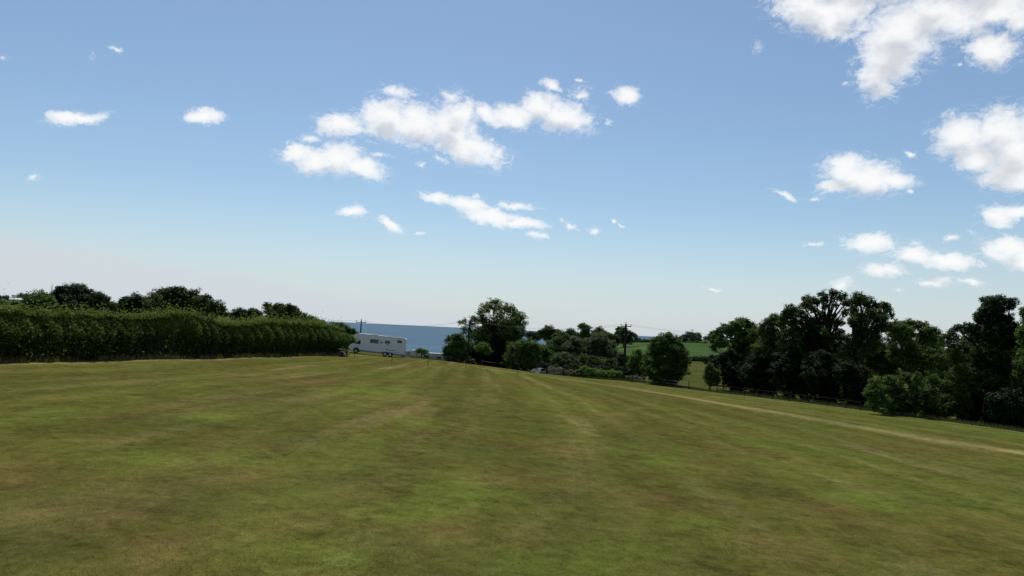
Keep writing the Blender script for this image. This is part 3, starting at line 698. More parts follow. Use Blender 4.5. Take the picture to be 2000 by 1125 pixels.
# ---- the long clipped hedge on the left
def build_hedge():
    rg = np.random.default_rng(7)
    A = np.array([HEDGE_A[0]-8.5, HEDGE_A[1]-42]); B = np.array(HEDGE_B)
    pts = np.array([A, np.array([HEDGE_A[0]-4.2, 24.]), HEDGE_A, _xy(165,706,52), _xy(330,703,60), _xy(500,699,73), B])
    cum = np.r_[0, np.cumsum(np.hypot(*np.diff(pts, axis=0).T))]; Lt = cum[-1]
    def along(s): return np.c_[np.interp(s, cum, pts[:, 0]), np.interp(s, cum, pts[:, 1])]
    def tang(s): d = along(np.minimum(s+.5, Lt))-along(np.maximum(s-.5, 0)); return d/np.linalg.norm(d, axis=1)[:, None]
    # height of the clipped top at points seen in the photograph
    tops = [(0,604,45),(60,607,47),(165,613,52),(260,618,56),(330,613,60),(365,612,62),(410,622,65),(440,630,68),(500,632,73),(560,628,79),(600,628,83),(640,637,91),(690,647,98)]
    ts = []; th = []
    for px, py, D in tops:
        p = W(px, py, D); s0 = np.linspace(0, Lt, 400); q = along(s0); i = np.argmin(np.hypot(q[:, 0]-p[0], q[:, 1]-p[1]))
        ts.append(s0[i]); th.append(p[2]-gz(*q[i]))
    def height(s): return np.interp(s, ts, th)
    e = empty('hedge', (*HEDGE_A, gz(*HEDGE_A)), 0, 'long clipped green hedge along the left side of the field, running to the motorhome', 'hedge')
    o = np.array([*HEDGE_A, gz(*HEDGE_A)])
    P, O, T, Sz = [], [], [], []
    wk = rg.normal(size=(26, 2))*np.array([2.4, 1.9])*np.geomspace(.35, 2.6, 26)[:, None]; wp = rg.uniform(0, 6.28, 26); wa = .16/np.geomspace(.6, 2.4, 26)
    def wav(s, z): return sum(a*np.sin(s*k[0]+z*k[1]+p) for k, p, a in zip(wk, wp, wa))*.62
    def add(n, where, size):
        # shoots: clumps of leaves sitting on the surface of the hedge
        s = rg.uniform(0, Lt, n) if where != 'end' else rg.uniform(Lt-1.0, Lt+.25, n)
        far = np.clip(s/Lt, 0, 1)
        h = height(s); t = tang(s); nr = np.c_[t[:, 1], -t[:, 0]]           # towards the field
        c = along(s)
        v = rg.beta(1.5, 1.0, n) if where == 'front' else rg.uniform(0, 1, n)
        lump = wav(s, v*h if where == 'front' else h)
        if where == 'front':
            w = -.15-rg.uniform(0, .75, n)**1.6+lump*.75
            bulge = np.interp(v, [0, .2, .45, .6, .85, 1], [-1.0, -.72, -.10, .10, -.45, -1.15]); w = w+bulge
            z = v*h; out = np.c_[nr, np.full(n, .25)]
        elif where == 'top':
            w = -rg.uniform(.55, 2.3, n); z = h-.10+lump*.4+0-.12*rg.uniform(0, 1, n)**2-np.where(w < -1.9, .4, 0); out = np.c_[nr*.1, np.ones(n)]
        elif where == 'back':
            w = -2.1-.5*v*(1-v)+rg.normal(0, .12, n); z = v*h; out = np.c_[-nr, np.full(n, .3)]
        elif where == 'inner':
            v = rg.uniform(.0, .93, n); w = rg.uniform(-2.0, -1.15, n); z = v*h; out = np.c_[nr, np.full(n, .2)]
        else:
            v = rg.uniform(0, 1, n); w = -rg.uniform(0, 2.1, n); z = v*h*(.96-.1*np.abs(w+1)); out = np.c_[t, np.full(n, .3)]
        g = ground(*c.T)
        p = np.c_[c+nr*w[:, None], g+z]
        if where == 'top':                                                  # taller new shoots here and there
            tall = rg.uniform(0, 1, n) < .42
            p[tall, 2] += rg.exponential(.24, tall.sum())
        P.append(p); O.append(out); Sz.append(np.full(n, size))
        tn = (.70 if where == 'top' else .20+.55*np.clip((z/h-.45)/.4, 0, 1))+.10*np.sin(s*.55)+.09*np.sin(s*1.7+2)+(.16 if where == 'top' else .10*(z/h-.5))  # sunlit top and shaded lower face are put into the leaf tint
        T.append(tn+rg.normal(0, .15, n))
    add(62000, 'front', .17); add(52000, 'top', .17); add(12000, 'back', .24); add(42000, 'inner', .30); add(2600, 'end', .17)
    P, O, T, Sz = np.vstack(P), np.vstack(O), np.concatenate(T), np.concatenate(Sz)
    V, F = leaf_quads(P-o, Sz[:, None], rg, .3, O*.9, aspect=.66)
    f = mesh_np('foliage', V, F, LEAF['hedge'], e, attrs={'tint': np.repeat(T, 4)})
    paths = []
    for s in np.sort(rg.uniform(12, Lt-.3, 210)):
        q = along(np.array([s]))[0]; t = tang(np.array([s]))[0]; nr = np.array([t[1], -t[0]])
        b = np.array([*(q-nr*rg.uniform(.35, 1.2)), 0]); b[2] = gz(b[0], b[1])-.1
        hh = float(height(np.array([s]))[0])*rg.uniform(.55, .85)
        r = rg.uniform(.018, .045)
        paths.append([((b-o)+np.array([rg.normal(0, .1)*u, rg.normal(0, .1)*u, hh*u]), r*(1-.6*u)) for u in (0, .35, .7, 1)])
    for q in paths[::2]: limb_mesh('stem', [q], M_BARK, e, 5)
    return along, tang, height, Lt
H_along, H_tang, H_height, H_len = build_hedge()

def blades(name, pts, hgt, width, kind, seed, lean=.35, kindtag='stuff', label=None):
    """grass: a narrow triangle for each blade"""
    rg = np.random.default_rng(seed); n = len(pts)
    h = hgt*rg.uniform(.45, 1.25, n); th = rg.uniform(0, 2*math.pi, n)
    d = np.c_[np.cos(th), np.sin(th)]*(width*rg.uniform(.6, 1.3, n))[:, None]
    ln = rg.normal(0, lean, (n, 2))*h[:, None]
    V = np.empty((n, 3, 3)); V[:, 0] = pts; V[:, 1] = pts; V[:, 2] = pts
    V[:, 0, :2] -= d; V[:, 1, :2] += d; V[:, 2, :2] += ln; V[:, 2, 2] += h; V[:, :2, 2] -= .02
    T = np.repeat(np.clip(rg.normal(.5, .22, n), 0, 1), 3)
    o = mesh_np(name, V.reshape(-1, 3), np.arange(3*n).reshape(n, 3), LEAF[kind], attrs={'tint': T})
    return tag(o, kind=kindtag)
def fringe():
    rg = np.random.default_rng(21)
    n = 15000; s = rg.uniform(10, H_len, n); c = H_along(s); t = H_tang(s); nr = np.c_[t[:, 1], -t[:, 0]]
    clump = np.sin(s*1.1)+np.sin(s*2.7+1)+np.sin(s*.43+2)
    k = rg.uniform(-1.6, 2.2, n) < clump; s, c, nr = s[k], c[k], nr[k]
    p = c+nr*(rg.normal(-.12, .2, len(s)))[:, None]
    blades('dry_grass', np.c_[p, ground(*p.T)], .42, .022, 'straw', 5)
    q = []
    for i in range(9, 21):
        a, b = BND[i], BND[i+1] if i+1 < len(BND) else BND[i]
        m = int(np.hypot(*(b-a))*130); u = rg.uniform(0, 1, m)[:, None]; d = (b-a)/max(1e-6, np.hypot(*(b-a)))
        q.append(a+(b-a)*u+np.array([-d[1], d[0]])*rg.normal(.25, .35, m)[:, None])
    q = np.vstack(q)
    blades('long_grass', np.c_[q, ground(*q.T)], .38, .022, 'dull', 6)
fringe()
def near_grass():
    rg = np.random.default_rng(33)
    n = 380000
    D = 8.5+30*rg.uniform(0, 1, n)**1.7; x = D*rg.uniform(-.78, .78, n)
    k = rg.uniform(0, 1, n) < .75+.25*np.sin(x*1.3+np.sin(D*.9)*1.7)*np.sin(D*1.1+x*.4)
    x, D = x[k], D[k]
    pts = np.c_[x, D, ground(x, D)+.012]
    blades('grass_blades', pts, .024, .0075, 'tuft', 8, lean=1.3)
near_grass()

# ---- the ash and the shrubs at its foot, centre
GC = 'trees and shrubs round the big open-crowned tree'
tree('ash_tree', 120, [(949,600,12),(967,595,14),(985,602,13),(1000,607,12),(1013,619,12),(1021,632,10),(1020,643,7),(939,611,9),(926,627,11),(906,629,6),(897,630,5),(911,644,11),
    (960,638,22),(985,633,20),(1006,630,12),(974,616,7),(946,626,8),(944,657,24),(985,659,26),(1006,655,18),(927,664,18),(968,672,24),(952,648,16),(990,646,16),(935,648,12)], .24, 'ash',
    'tall open-crowned tree with sky showing through, right of the caravans', group=GC, base=968, fill=.6, dens=.58, ragged=1.5, trunk_r=.32)
tree('shrub', 114, [(882,664,11),(895,660,11),(888,676,14),(877,684,11),(903,674,15),(872,692,8),(898,690,16)], .24, 'bush', 'green bush leaning over the caravans left of the tall open tree', 'bush', GC)
tree('shrub', 117, [(967,686,26),(945,690,22),(925,690,18),(985,692,20),(945,702,20),(970,706,20)], .26, 'shade_dark', 'dark mass of undergrowth beneath the tall open tree', 'undergrowth', GC)
tree('shrub', 112, [(944,677,9),(936,681,8),(950,684,8)], .22, 'fresh', 'small bright green bush lit by the sun in front of the tall open tree', 'bush', GC)
tree('shrub', 113, [(1018,680,18),(1034,677,17),(1004,685,17),(1048,683,11),(1024,697,21),(1040,700,17),(1002,703,18)], .24, 'ash', 'broad rounded bush right of the tall open tree, behind the silver car', 'bush', GC)
for px, py, r, k, lb in ((878,700,6,'dull','leftmost of the low pale shrubs along the field edge beneath the tall tree'),(897,701,7,'dull','second low pale shrub on the field edge, left of the dark pole'),(918,705,6,'dull','third low pale shrub on the field edge, right of the dark pole')):
    tree('shrub', 112.5, [(px, py, r*1.3, r),(px-5, py+1, r*.8),(px+5, py+1, r*.8)], .2, k, lb, 'shrub', 'low pale shrubs on the field edge', twigs=False)
# ---- the middle wood
GM = 'trees of the middle wood'
tree('broadleaf_tree', 240, [(1073,644,10),(1062,652,11),(1083,652,10),(1070,657,12)], .42, 'oak', 'round-topped far tree just right of the tall open tree on the skyline', group=GM)
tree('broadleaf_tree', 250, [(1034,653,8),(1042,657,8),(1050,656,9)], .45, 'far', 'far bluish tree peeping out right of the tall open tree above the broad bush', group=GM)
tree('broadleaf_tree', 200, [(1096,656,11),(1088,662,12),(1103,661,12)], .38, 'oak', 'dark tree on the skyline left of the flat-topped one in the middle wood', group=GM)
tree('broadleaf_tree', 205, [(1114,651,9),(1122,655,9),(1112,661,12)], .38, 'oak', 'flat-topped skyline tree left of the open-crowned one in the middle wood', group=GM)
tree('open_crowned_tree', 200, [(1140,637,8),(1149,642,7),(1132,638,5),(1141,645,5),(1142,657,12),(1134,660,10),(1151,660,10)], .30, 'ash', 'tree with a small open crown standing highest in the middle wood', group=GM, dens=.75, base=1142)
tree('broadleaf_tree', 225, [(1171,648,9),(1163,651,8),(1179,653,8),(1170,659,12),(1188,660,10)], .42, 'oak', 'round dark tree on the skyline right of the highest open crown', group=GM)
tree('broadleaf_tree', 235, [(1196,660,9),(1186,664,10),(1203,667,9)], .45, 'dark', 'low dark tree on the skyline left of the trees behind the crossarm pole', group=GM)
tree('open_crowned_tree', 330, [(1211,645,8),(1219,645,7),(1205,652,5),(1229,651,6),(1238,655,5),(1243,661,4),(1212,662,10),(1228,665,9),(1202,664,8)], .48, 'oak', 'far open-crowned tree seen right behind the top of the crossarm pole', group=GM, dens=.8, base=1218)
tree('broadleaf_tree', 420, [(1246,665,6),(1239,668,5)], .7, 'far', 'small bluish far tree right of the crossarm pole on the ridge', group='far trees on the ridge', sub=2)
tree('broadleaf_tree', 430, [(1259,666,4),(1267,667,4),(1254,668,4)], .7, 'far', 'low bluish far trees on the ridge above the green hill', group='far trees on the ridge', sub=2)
tree('broadleaf_tree', 150, [(1170,664,17),(1155,675,17),(1186,677,17),(1172,686,24),(1190,694,18),(1158,694,18)], .28, 'willow', 'large rounded grey-green tree at the front of the middle wood', group=GM)
tree('broadleaf_tree', 148, [(1126,674,18),(1113,684,17),(1134,688,18),(1120,696,20)], .28, 'willow', 'smaller rounded grey-green tree left of the large one in the middle wood', group=GM)
tree('broadleaf_tree', 150, [(1096,671,16),(1078,676,14),(1088,688,20),(1070,690,16)], .28, 'oak', 'dark rounded tree behind the metal gate', group=GM)
tree('broadleaf_tree', 135, [(1056,684,13),(1064,694,14),(1052,700,13),(1075,702,16)], .25, 'bush', 'leafy bush right of the silver car, left of the metal gate', 'bush', GM)
tree('shrub', 126, [(1101,701,16),(1088,706,13),(1116,708,13),(1105,715,15)], .24, 'willow', 'sloping grey-green bush just behind the metal gate', 'bush', GM)
tree('shrub', 132, [(1140,704,14),(1158,708,13),(1176,710,13),(1196,712,12)], .25, 'oak', 'dark low growth behind the bright bramble row', 'shrub', GM)
tree('shrub', 135, [(1217,700,13),(1228,706,13),(1212,712,12)], .25, 'dark', 'dark shrub seen right behind the foot of the crossarm pole', 'shrub', GM)
tree('bare_tree', 128, [(1205,681,3),(1199,686,3),(1209,690,2)], .14, 'dull', 'thin nearly bare sapling left of the crossarm pole', 'sapling', dens=.3, trunk_r=.06, base=1202, bark=M_BARK)
GB = 'bramble clumps along the field edge'
for i, (px, py, r, k, lb) in enumerate(((1113,729,8,'dull','brownish bramble clump just right of the metal gate'),(1127,730,8,'dull','second brownish bramble clump right of the metal gate'),
        (1144,724,10,'fresh','bright green bramble clump at the left end of the sunlit row'),(1160,727,9,'fresh','second bright bramble clump from the left in the sunlit row'),
        (1176,729,9,'fresh','third bright bramble clump from the left in the sunlit row'),(1192,731,9,'fresh','fourth bright bramble clump, second from the crossarm pole'),(1207,732,9,'fresh','bright bramble clump close to the left of the crossarm pole'),
        (1229,741,8,'dull','pale bramble clump close to the right of the crossarm pole'),(1243,741,9,'dull','pale bramble clump at the left foot of the big square bush'))):
    tree('bramble', 116.5-.35*i, [(px, py, r*1.1, r),(px-7, py+3, r*.9, r*.8),(px+7, py+4, r*.9, r*.8),(px, py+7, r*1.1, r*.7)], .17, k, lb, 'bramble', GB, twigs=False)
# ---- the big bush right of the pole
tree('shrub', 119, [(1243,689,9),(1239,698,8),(1250,699,12),(1236,712,11),(1248,718,14)], .21, 'fresh', 'sunlit green bush between the crossarm pole and the big square bush', 'bush', None)
tree('shrub', 105, [(1304,669,19),(1286,671,15),(1320,673,13),(1277,682,14),(1331,690,13),(1336,706,12),(1304,690,30),(1268,700,15),(1300,718,33),(1327,722,17),(1272,722,18),(1285,738,16),(1315,738,16)], .20, 'bush',
     'big square-shouldered bush standing alone at the fence right of the crossarm pole', 'bush', None)
tree('shrub', 115.2, [(1076,724,8),(1086,722,9),(1096,725,8),(1085,729,8)], .2, 'dull', 'grey-green shrub pressed close behind the bars of the metal gate', 'bush', GM, twigs=False)
tree('undergrowth', 127, [(1000,712,12),(1020,716,11),(1042,717,10),(1060,718,12),(1075,720,11),(984,712,12)], .24, 'shade_dark', 'dark undergrowth behind and left of the silver car', 'undergrowth', GM, twigs=False)
tree('undergrowth', 121, [(1105,723,10),(1125,722,11),(1150,721,10),(1180,722,11),(1208,724,11),(1232,728,12),(1252,730,12)], .24, 'shade_dark', 'dark undergrowth behind the bramble row and the crossarm pole', 'undergrowth', GM, twigs=False)
# ---- hill top trees
GH = 'trees on top of the green hill'
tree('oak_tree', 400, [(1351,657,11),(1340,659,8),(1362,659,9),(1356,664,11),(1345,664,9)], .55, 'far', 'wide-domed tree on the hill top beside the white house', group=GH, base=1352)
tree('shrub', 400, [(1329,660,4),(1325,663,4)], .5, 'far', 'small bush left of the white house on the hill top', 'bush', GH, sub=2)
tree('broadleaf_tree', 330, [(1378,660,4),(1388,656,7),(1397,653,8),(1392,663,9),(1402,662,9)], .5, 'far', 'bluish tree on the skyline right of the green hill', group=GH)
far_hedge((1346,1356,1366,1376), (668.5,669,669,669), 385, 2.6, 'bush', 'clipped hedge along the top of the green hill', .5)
far_hedge((1345,1353,1361,1369), (702,702,702,702), 205, 5, 'dark', 'low dark hedge at the foot of the green hill', .35)
tree('shrub', 112, [(1390,703,10),(1402,704,10),(1378,704,8),(1396,712,9)], .22, 'dark', 'dark bush behind the small rounded tree at the corner of the rough grass', 'bush')
tree('shrub', 96, [(1387,719,9),(1382,730,9),(1397,732,9),(1386,743,9),(1398,744,9)], .19, 'bush', 'small rounded bush at the right edge of the rough grass gap', 'bush')

# ---- right-hand wood
GR = 'trees of the right-hand wood'
tree('broadleaf_tree', 104, [(1417,641,11),(1404,650,9),(1394,661,8),(1447,630,11),(1433,636,11),(1459,632,10),(1472,639,10),(1408,669,13),(1395,680,8),(1436,654,19),(1464,659,22),(1446,690,28)], .22, 'bush', 'lighter green tree at the left end of the right-hand wood', group=GR, base=1440, dens=.8, ragged=1.3)
tree('broadleaf_tree', 96, [(1512,622,11),(1500,635,13),(1490,647,11),(1524,634,13),(1508,664,24),(1492,684,20)], .21, 'ash', 'mid green tree under the left side of the great oak', group=GR)
tree('oak_tree', 92, [(1544,606,13),(1533,613,9),(1530,624,9),(1564,611,11),(1579,587,11),(1594,588,9),(1609,579,11),(1629,576,11),(1646,580,9),(1655,594,9),(1572,598,9),(1611,598,6),(1630,596,6),(1592,607,8),
    (1573,630,15),(1553,640,19),(1580,649,17),(1540,660,20),(1608,622,5),(1628,632,5),(1650,612,7),(1612,648,8),(1640,650,8),(1570,675,26),(1610,680,24),(1590,625,9),(1602,636,9),(1622,618,8),(1640,628,9),(1622,660,14),(1595,655,13),(1645,665,16)], .21, 'oak',
    'great dark oak with a high domed crown, light showing through its branches', group=GR, base=1610, dens=.85, trunk_r=.5, ragged=1.5)
tree('oak_tree', 88, [(1677,581,12),(1667,590,9),(1691,590,13),(1704,598,12),(1726,598,12),(1735,606,8),(1741,617,6),(1716,620,14),(1668,612,8),(1662,628,8),(1684,622,14),(1683,642,18),(1708,642,20),(1690,668,26),(1665,690,24),(1700,612,10),(1672,632,12),(1725,635,10)], .21, 'oak',
    'second great dark oak, close against the right side of the highest one', group=GR, base=1668, dens=.68, trunk_r=.45, ragged=1.5)
tree('broadleaf_tree', 90, [(1738,640,11),(1745,656,14),(1751,635,12),(1777,633,12),(1762,645,14),(1803,639,12),(1827,650,11),(1770,658,22),(1811,667,20),(1784,694,25),(1825,700,22),(1752,694,18)], .21, 'ash', 'lighter green tree in the dip between the oaks and the dark right-hand trees', group=GR, dens=.85)
tree('broadleaf_tree', 70, [(1927,587,10),(1942,590,10),(1957,589,12),(1977,591,10),(1911,617,9),(1922,606,8),(1935,612,12),(1963,622,14),(1943,634,12),(1925,625,13),(1950,612,12),(1938,648,16),(1960,645,16),(1915,650,14),(1886,640,12),(1869,643,9),(1903,640,9),(1975,640,14)], .18, 'dark', 'dark tree with a ragged top near the right edge of the photo', group=GR, base=1940, dens=1.0, ragged=1.4)
tree('broadleaf_tree', 71, [(1858,664,17),(1902,658,20),(1935,660,22),(1976,662,24),(1870,690,22),(1918,700,30),(1965,706,30),(1875,730,24),(1920,745,30),(1970,755,34)], .19, 'oak', 'broad leafy tree filling the lower right behind the front bush', group=GR, base=1930, dens=.9)
tree('broadleaf_tree', 66, [(2002,607,9),(2018,618,20),(2050,610,28),(2090,620,34),(2000,650,14),(2030,660,36),(2080,680,40),(2020,720,40),(2070,740,40)], .19, 'bush', 'mid green tree cut by the right edge of the photo', group=GR)
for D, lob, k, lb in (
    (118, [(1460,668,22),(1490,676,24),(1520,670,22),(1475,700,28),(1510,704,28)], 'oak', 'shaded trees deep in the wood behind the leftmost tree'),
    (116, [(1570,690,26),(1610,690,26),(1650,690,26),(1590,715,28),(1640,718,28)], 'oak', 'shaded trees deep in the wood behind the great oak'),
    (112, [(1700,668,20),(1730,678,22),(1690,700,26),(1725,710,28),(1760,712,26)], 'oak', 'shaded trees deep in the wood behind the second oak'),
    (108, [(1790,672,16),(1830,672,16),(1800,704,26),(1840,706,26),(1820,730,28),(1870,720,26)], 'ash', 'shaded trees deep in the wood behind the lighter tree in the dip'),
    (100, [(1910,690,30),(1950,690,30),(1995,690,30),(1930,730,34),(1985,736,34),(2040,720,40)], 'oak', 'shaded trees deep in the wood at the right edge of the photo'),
    (99, [(1425,700,18),(1420,722,20),(1445,728,22),(1428,744,18),(1452,750,16)], 'shade_dark', 'dark undergrowth below the leftmost tree of the right-hand wood'),
    (95, [(1480,706,22),(1470,730,24),(1500,728,26),(1480,752,20),(1510,756,18)], 'shade_dark', 'dark undergrowth between the leftmost tree and the great oak'),
    (90, [(1540,700,24),(1530,728,26),(1560,738,26),(1545,764,20),(1575,766,18)], 'shade_dark', 'dark undergrowth below the left side of the great oak'),
    (86, [(1600,706,22),(1590,734,26),(1625,742,26),(1605,772,20),(1640,776,18)], 'shade_dark', 'dark undergrowth at the foot of the great oak'),
    (82, [(1650,722,20),(1660,748,22),(1685,736,22),(1665,776,20),(1695,780,20)], 'shade_dark', 'dark undergrowth below the second great oak, left of the front bush'),
    (74, [(1905,812,14),(1870,760,24),(1900,780,26),(1885,806,20),(1930,800,24)], 'shade_dark', 'dark undergrowth right of the front bush'),
    (66, [(1960,790,30),(2000,780,34),(1945,816,20),(1985,824,22),(2040,800,40),(2030,840,26)], 'shade_dark', 'dark undergrowth in the lower right corner of the wood')):
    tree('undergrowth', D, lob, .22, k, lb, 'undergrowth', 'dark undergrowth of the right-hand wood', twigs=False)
tree('shrub', 70, [(1710,748,12),(1737,744,12),(1768,741,13),(1796,742,12),(1824,744,12),(1850,758,14),(1878,770,13),(1886,788,11),(1743,774,27),(1798,774,31),(1850,790,27),(1715,786,20),(1700,768,11),(1760,800,24),(1820,806,24)], .17, 'bush',
     'wide front bush with a sunlit top, at the fence below the right-hand wood', 'bush', base=1790)
tree('shrub', 128, [(684,662,8),(689,668,7),(693,676,7),(690,684,7),(683,680,8)], .28, 'fresh', 'light green shrub filling the gap between the hedge end and the motorhome cab', 'shrub', twigs=False)

# ------------------------------------------------------------------ made things
M_WHITE = plain('white_paint', (.67, .665, .65), .35, .5, var=.05, scale=1.5)
M_GREYW = plain('off_white_panel', (.44, .43, .40), .5, .4, var=.08, scale=2)
M_TRIM = plain('grey_trim', (.20, .21, .22), .5, .4, var=.12)
M_BLACK = plain('black_plastic', (.018, .018, .02), .55, .4, var=.2)
M_RUBBER = plain('tyre_rubber', (.016, .016, .016), .85, .2, var=.2)
M_RIM = plain('wheel_rim', (.42, .43, .44), .35, .5, .6, var=.1)
M_DECAL = plain('dark_blue_decal', (.055, .065, .085), .4, .4, var=.05)
M_GALV = plain('galvanised_steel', (.11, .115, .115), .6, .4, .2, var=.15, scale=6)
M_WOOD = plain('weathered_wood', (.15, .12, .09), .85, .2, var=.35, scale=7)
M_DARKWOOD = plain('creosoted_wood', (.045, .036, .028), .85, .2, var=.35, scale=6)
M_POLE = plain('tarred_pole', (.032, .027, .022), .85, .2, var=.3, scale=4)
M_WIRE = plain('dull_wire', (.10, .10, .10), .6, .4, .3, var=.1)
M_ROPE = plain('reddish_rope', (.30, .15, .10), .8, .2, var=.15)
M_PALEROPE = plain('pale_rope', (.40, .38, .34), .8, .2, var=.15)
M_PORC = plain('porcelain', (.16, .14, .13), .3, .5, var=.05)
M_SILVER = plain('silver_car_paint', (.20, .22, .25), .3, .5, .2, var=.05)
M_WALL = plain('cream_render', (.66, .64, .56), .8, .2, var=.10, scale=1)
M_ROOF = plain('grey_slate', (.16, .16, .17), .7, .3, var=.2, scale=2)
M_PALEROOF = plain('pale_roof', (.52, .52, .50), .6, .3, var=.08, scale=1)
M_LAMP = plain('lamp_glass', (.60, .60, .58), .2, .6, var=.03)
M_RED = plain('red_lamp', (.35, .03, .025), .3, .5, var=.05)
def glass_mat(name, tint):
    m, t, p = material(name, tint, .08, .6)
    co = m.node_tree.nodes.new('ShaderNodeTexCoord').outputs['Object']
    n = t.noise(co, 1.4, 3, .5)
    t.l.new(t.mix(n, tuple(c*.7 for c in tint), tuple(c*1.3 for c in tint)), p.inputs['Base Color'])
    return m
M_GLASS = glass_mat('dark_window_glass', (.022, .028, .032))
M_SGLASS = glass_mat('tinted_acrylic', (.10, .125, .12))

def frame_ring(name, x0, x1, z0, z1, y, t, mat, parent, d=.03):
    """a rectangular window frame in the plane y"""
    def f(bm):
        box(bm, ((x0+x1)/2, y, z1-t/2), (x1-x0, d, t)); box(bm, ((x0+x1)/2, y, z0+t/2), (x1-x0, d, t))
        box(bm, (x0+t/2, y, (z0+z1)/2), (t, d, z1-z0-2*t)); box(bm, (x1-t/2, y, (z0+z1)/2), (t, d, z1-z0-2*t))
    return obj_bm(name, one(f), mat, parent)
def wheel(parent, x, y, r, w=.2):
    s = 1 if y > 0 else -1
    o = empty('wheel', (x, y, r)); o.parent = parent
    obj_bm('tyre', one(lambda b: tube(b, (0, -w/2, 0), (0, w/2, 0), r, r, 20)), M_RUBBER, o, .025, True)
    def rim(b):
        tube(b, (0, s*(w/2-.02), 0), (0, s*(w/2+.012), 0), r*.62, r*.56, 18)
        tube(b, (0, s*(w/2+.01), 0), (0, s*(w/2+.035), 0), r*.2, r*.16, 10)
    obj_bm('rim', one(rim), M_RIM, o)

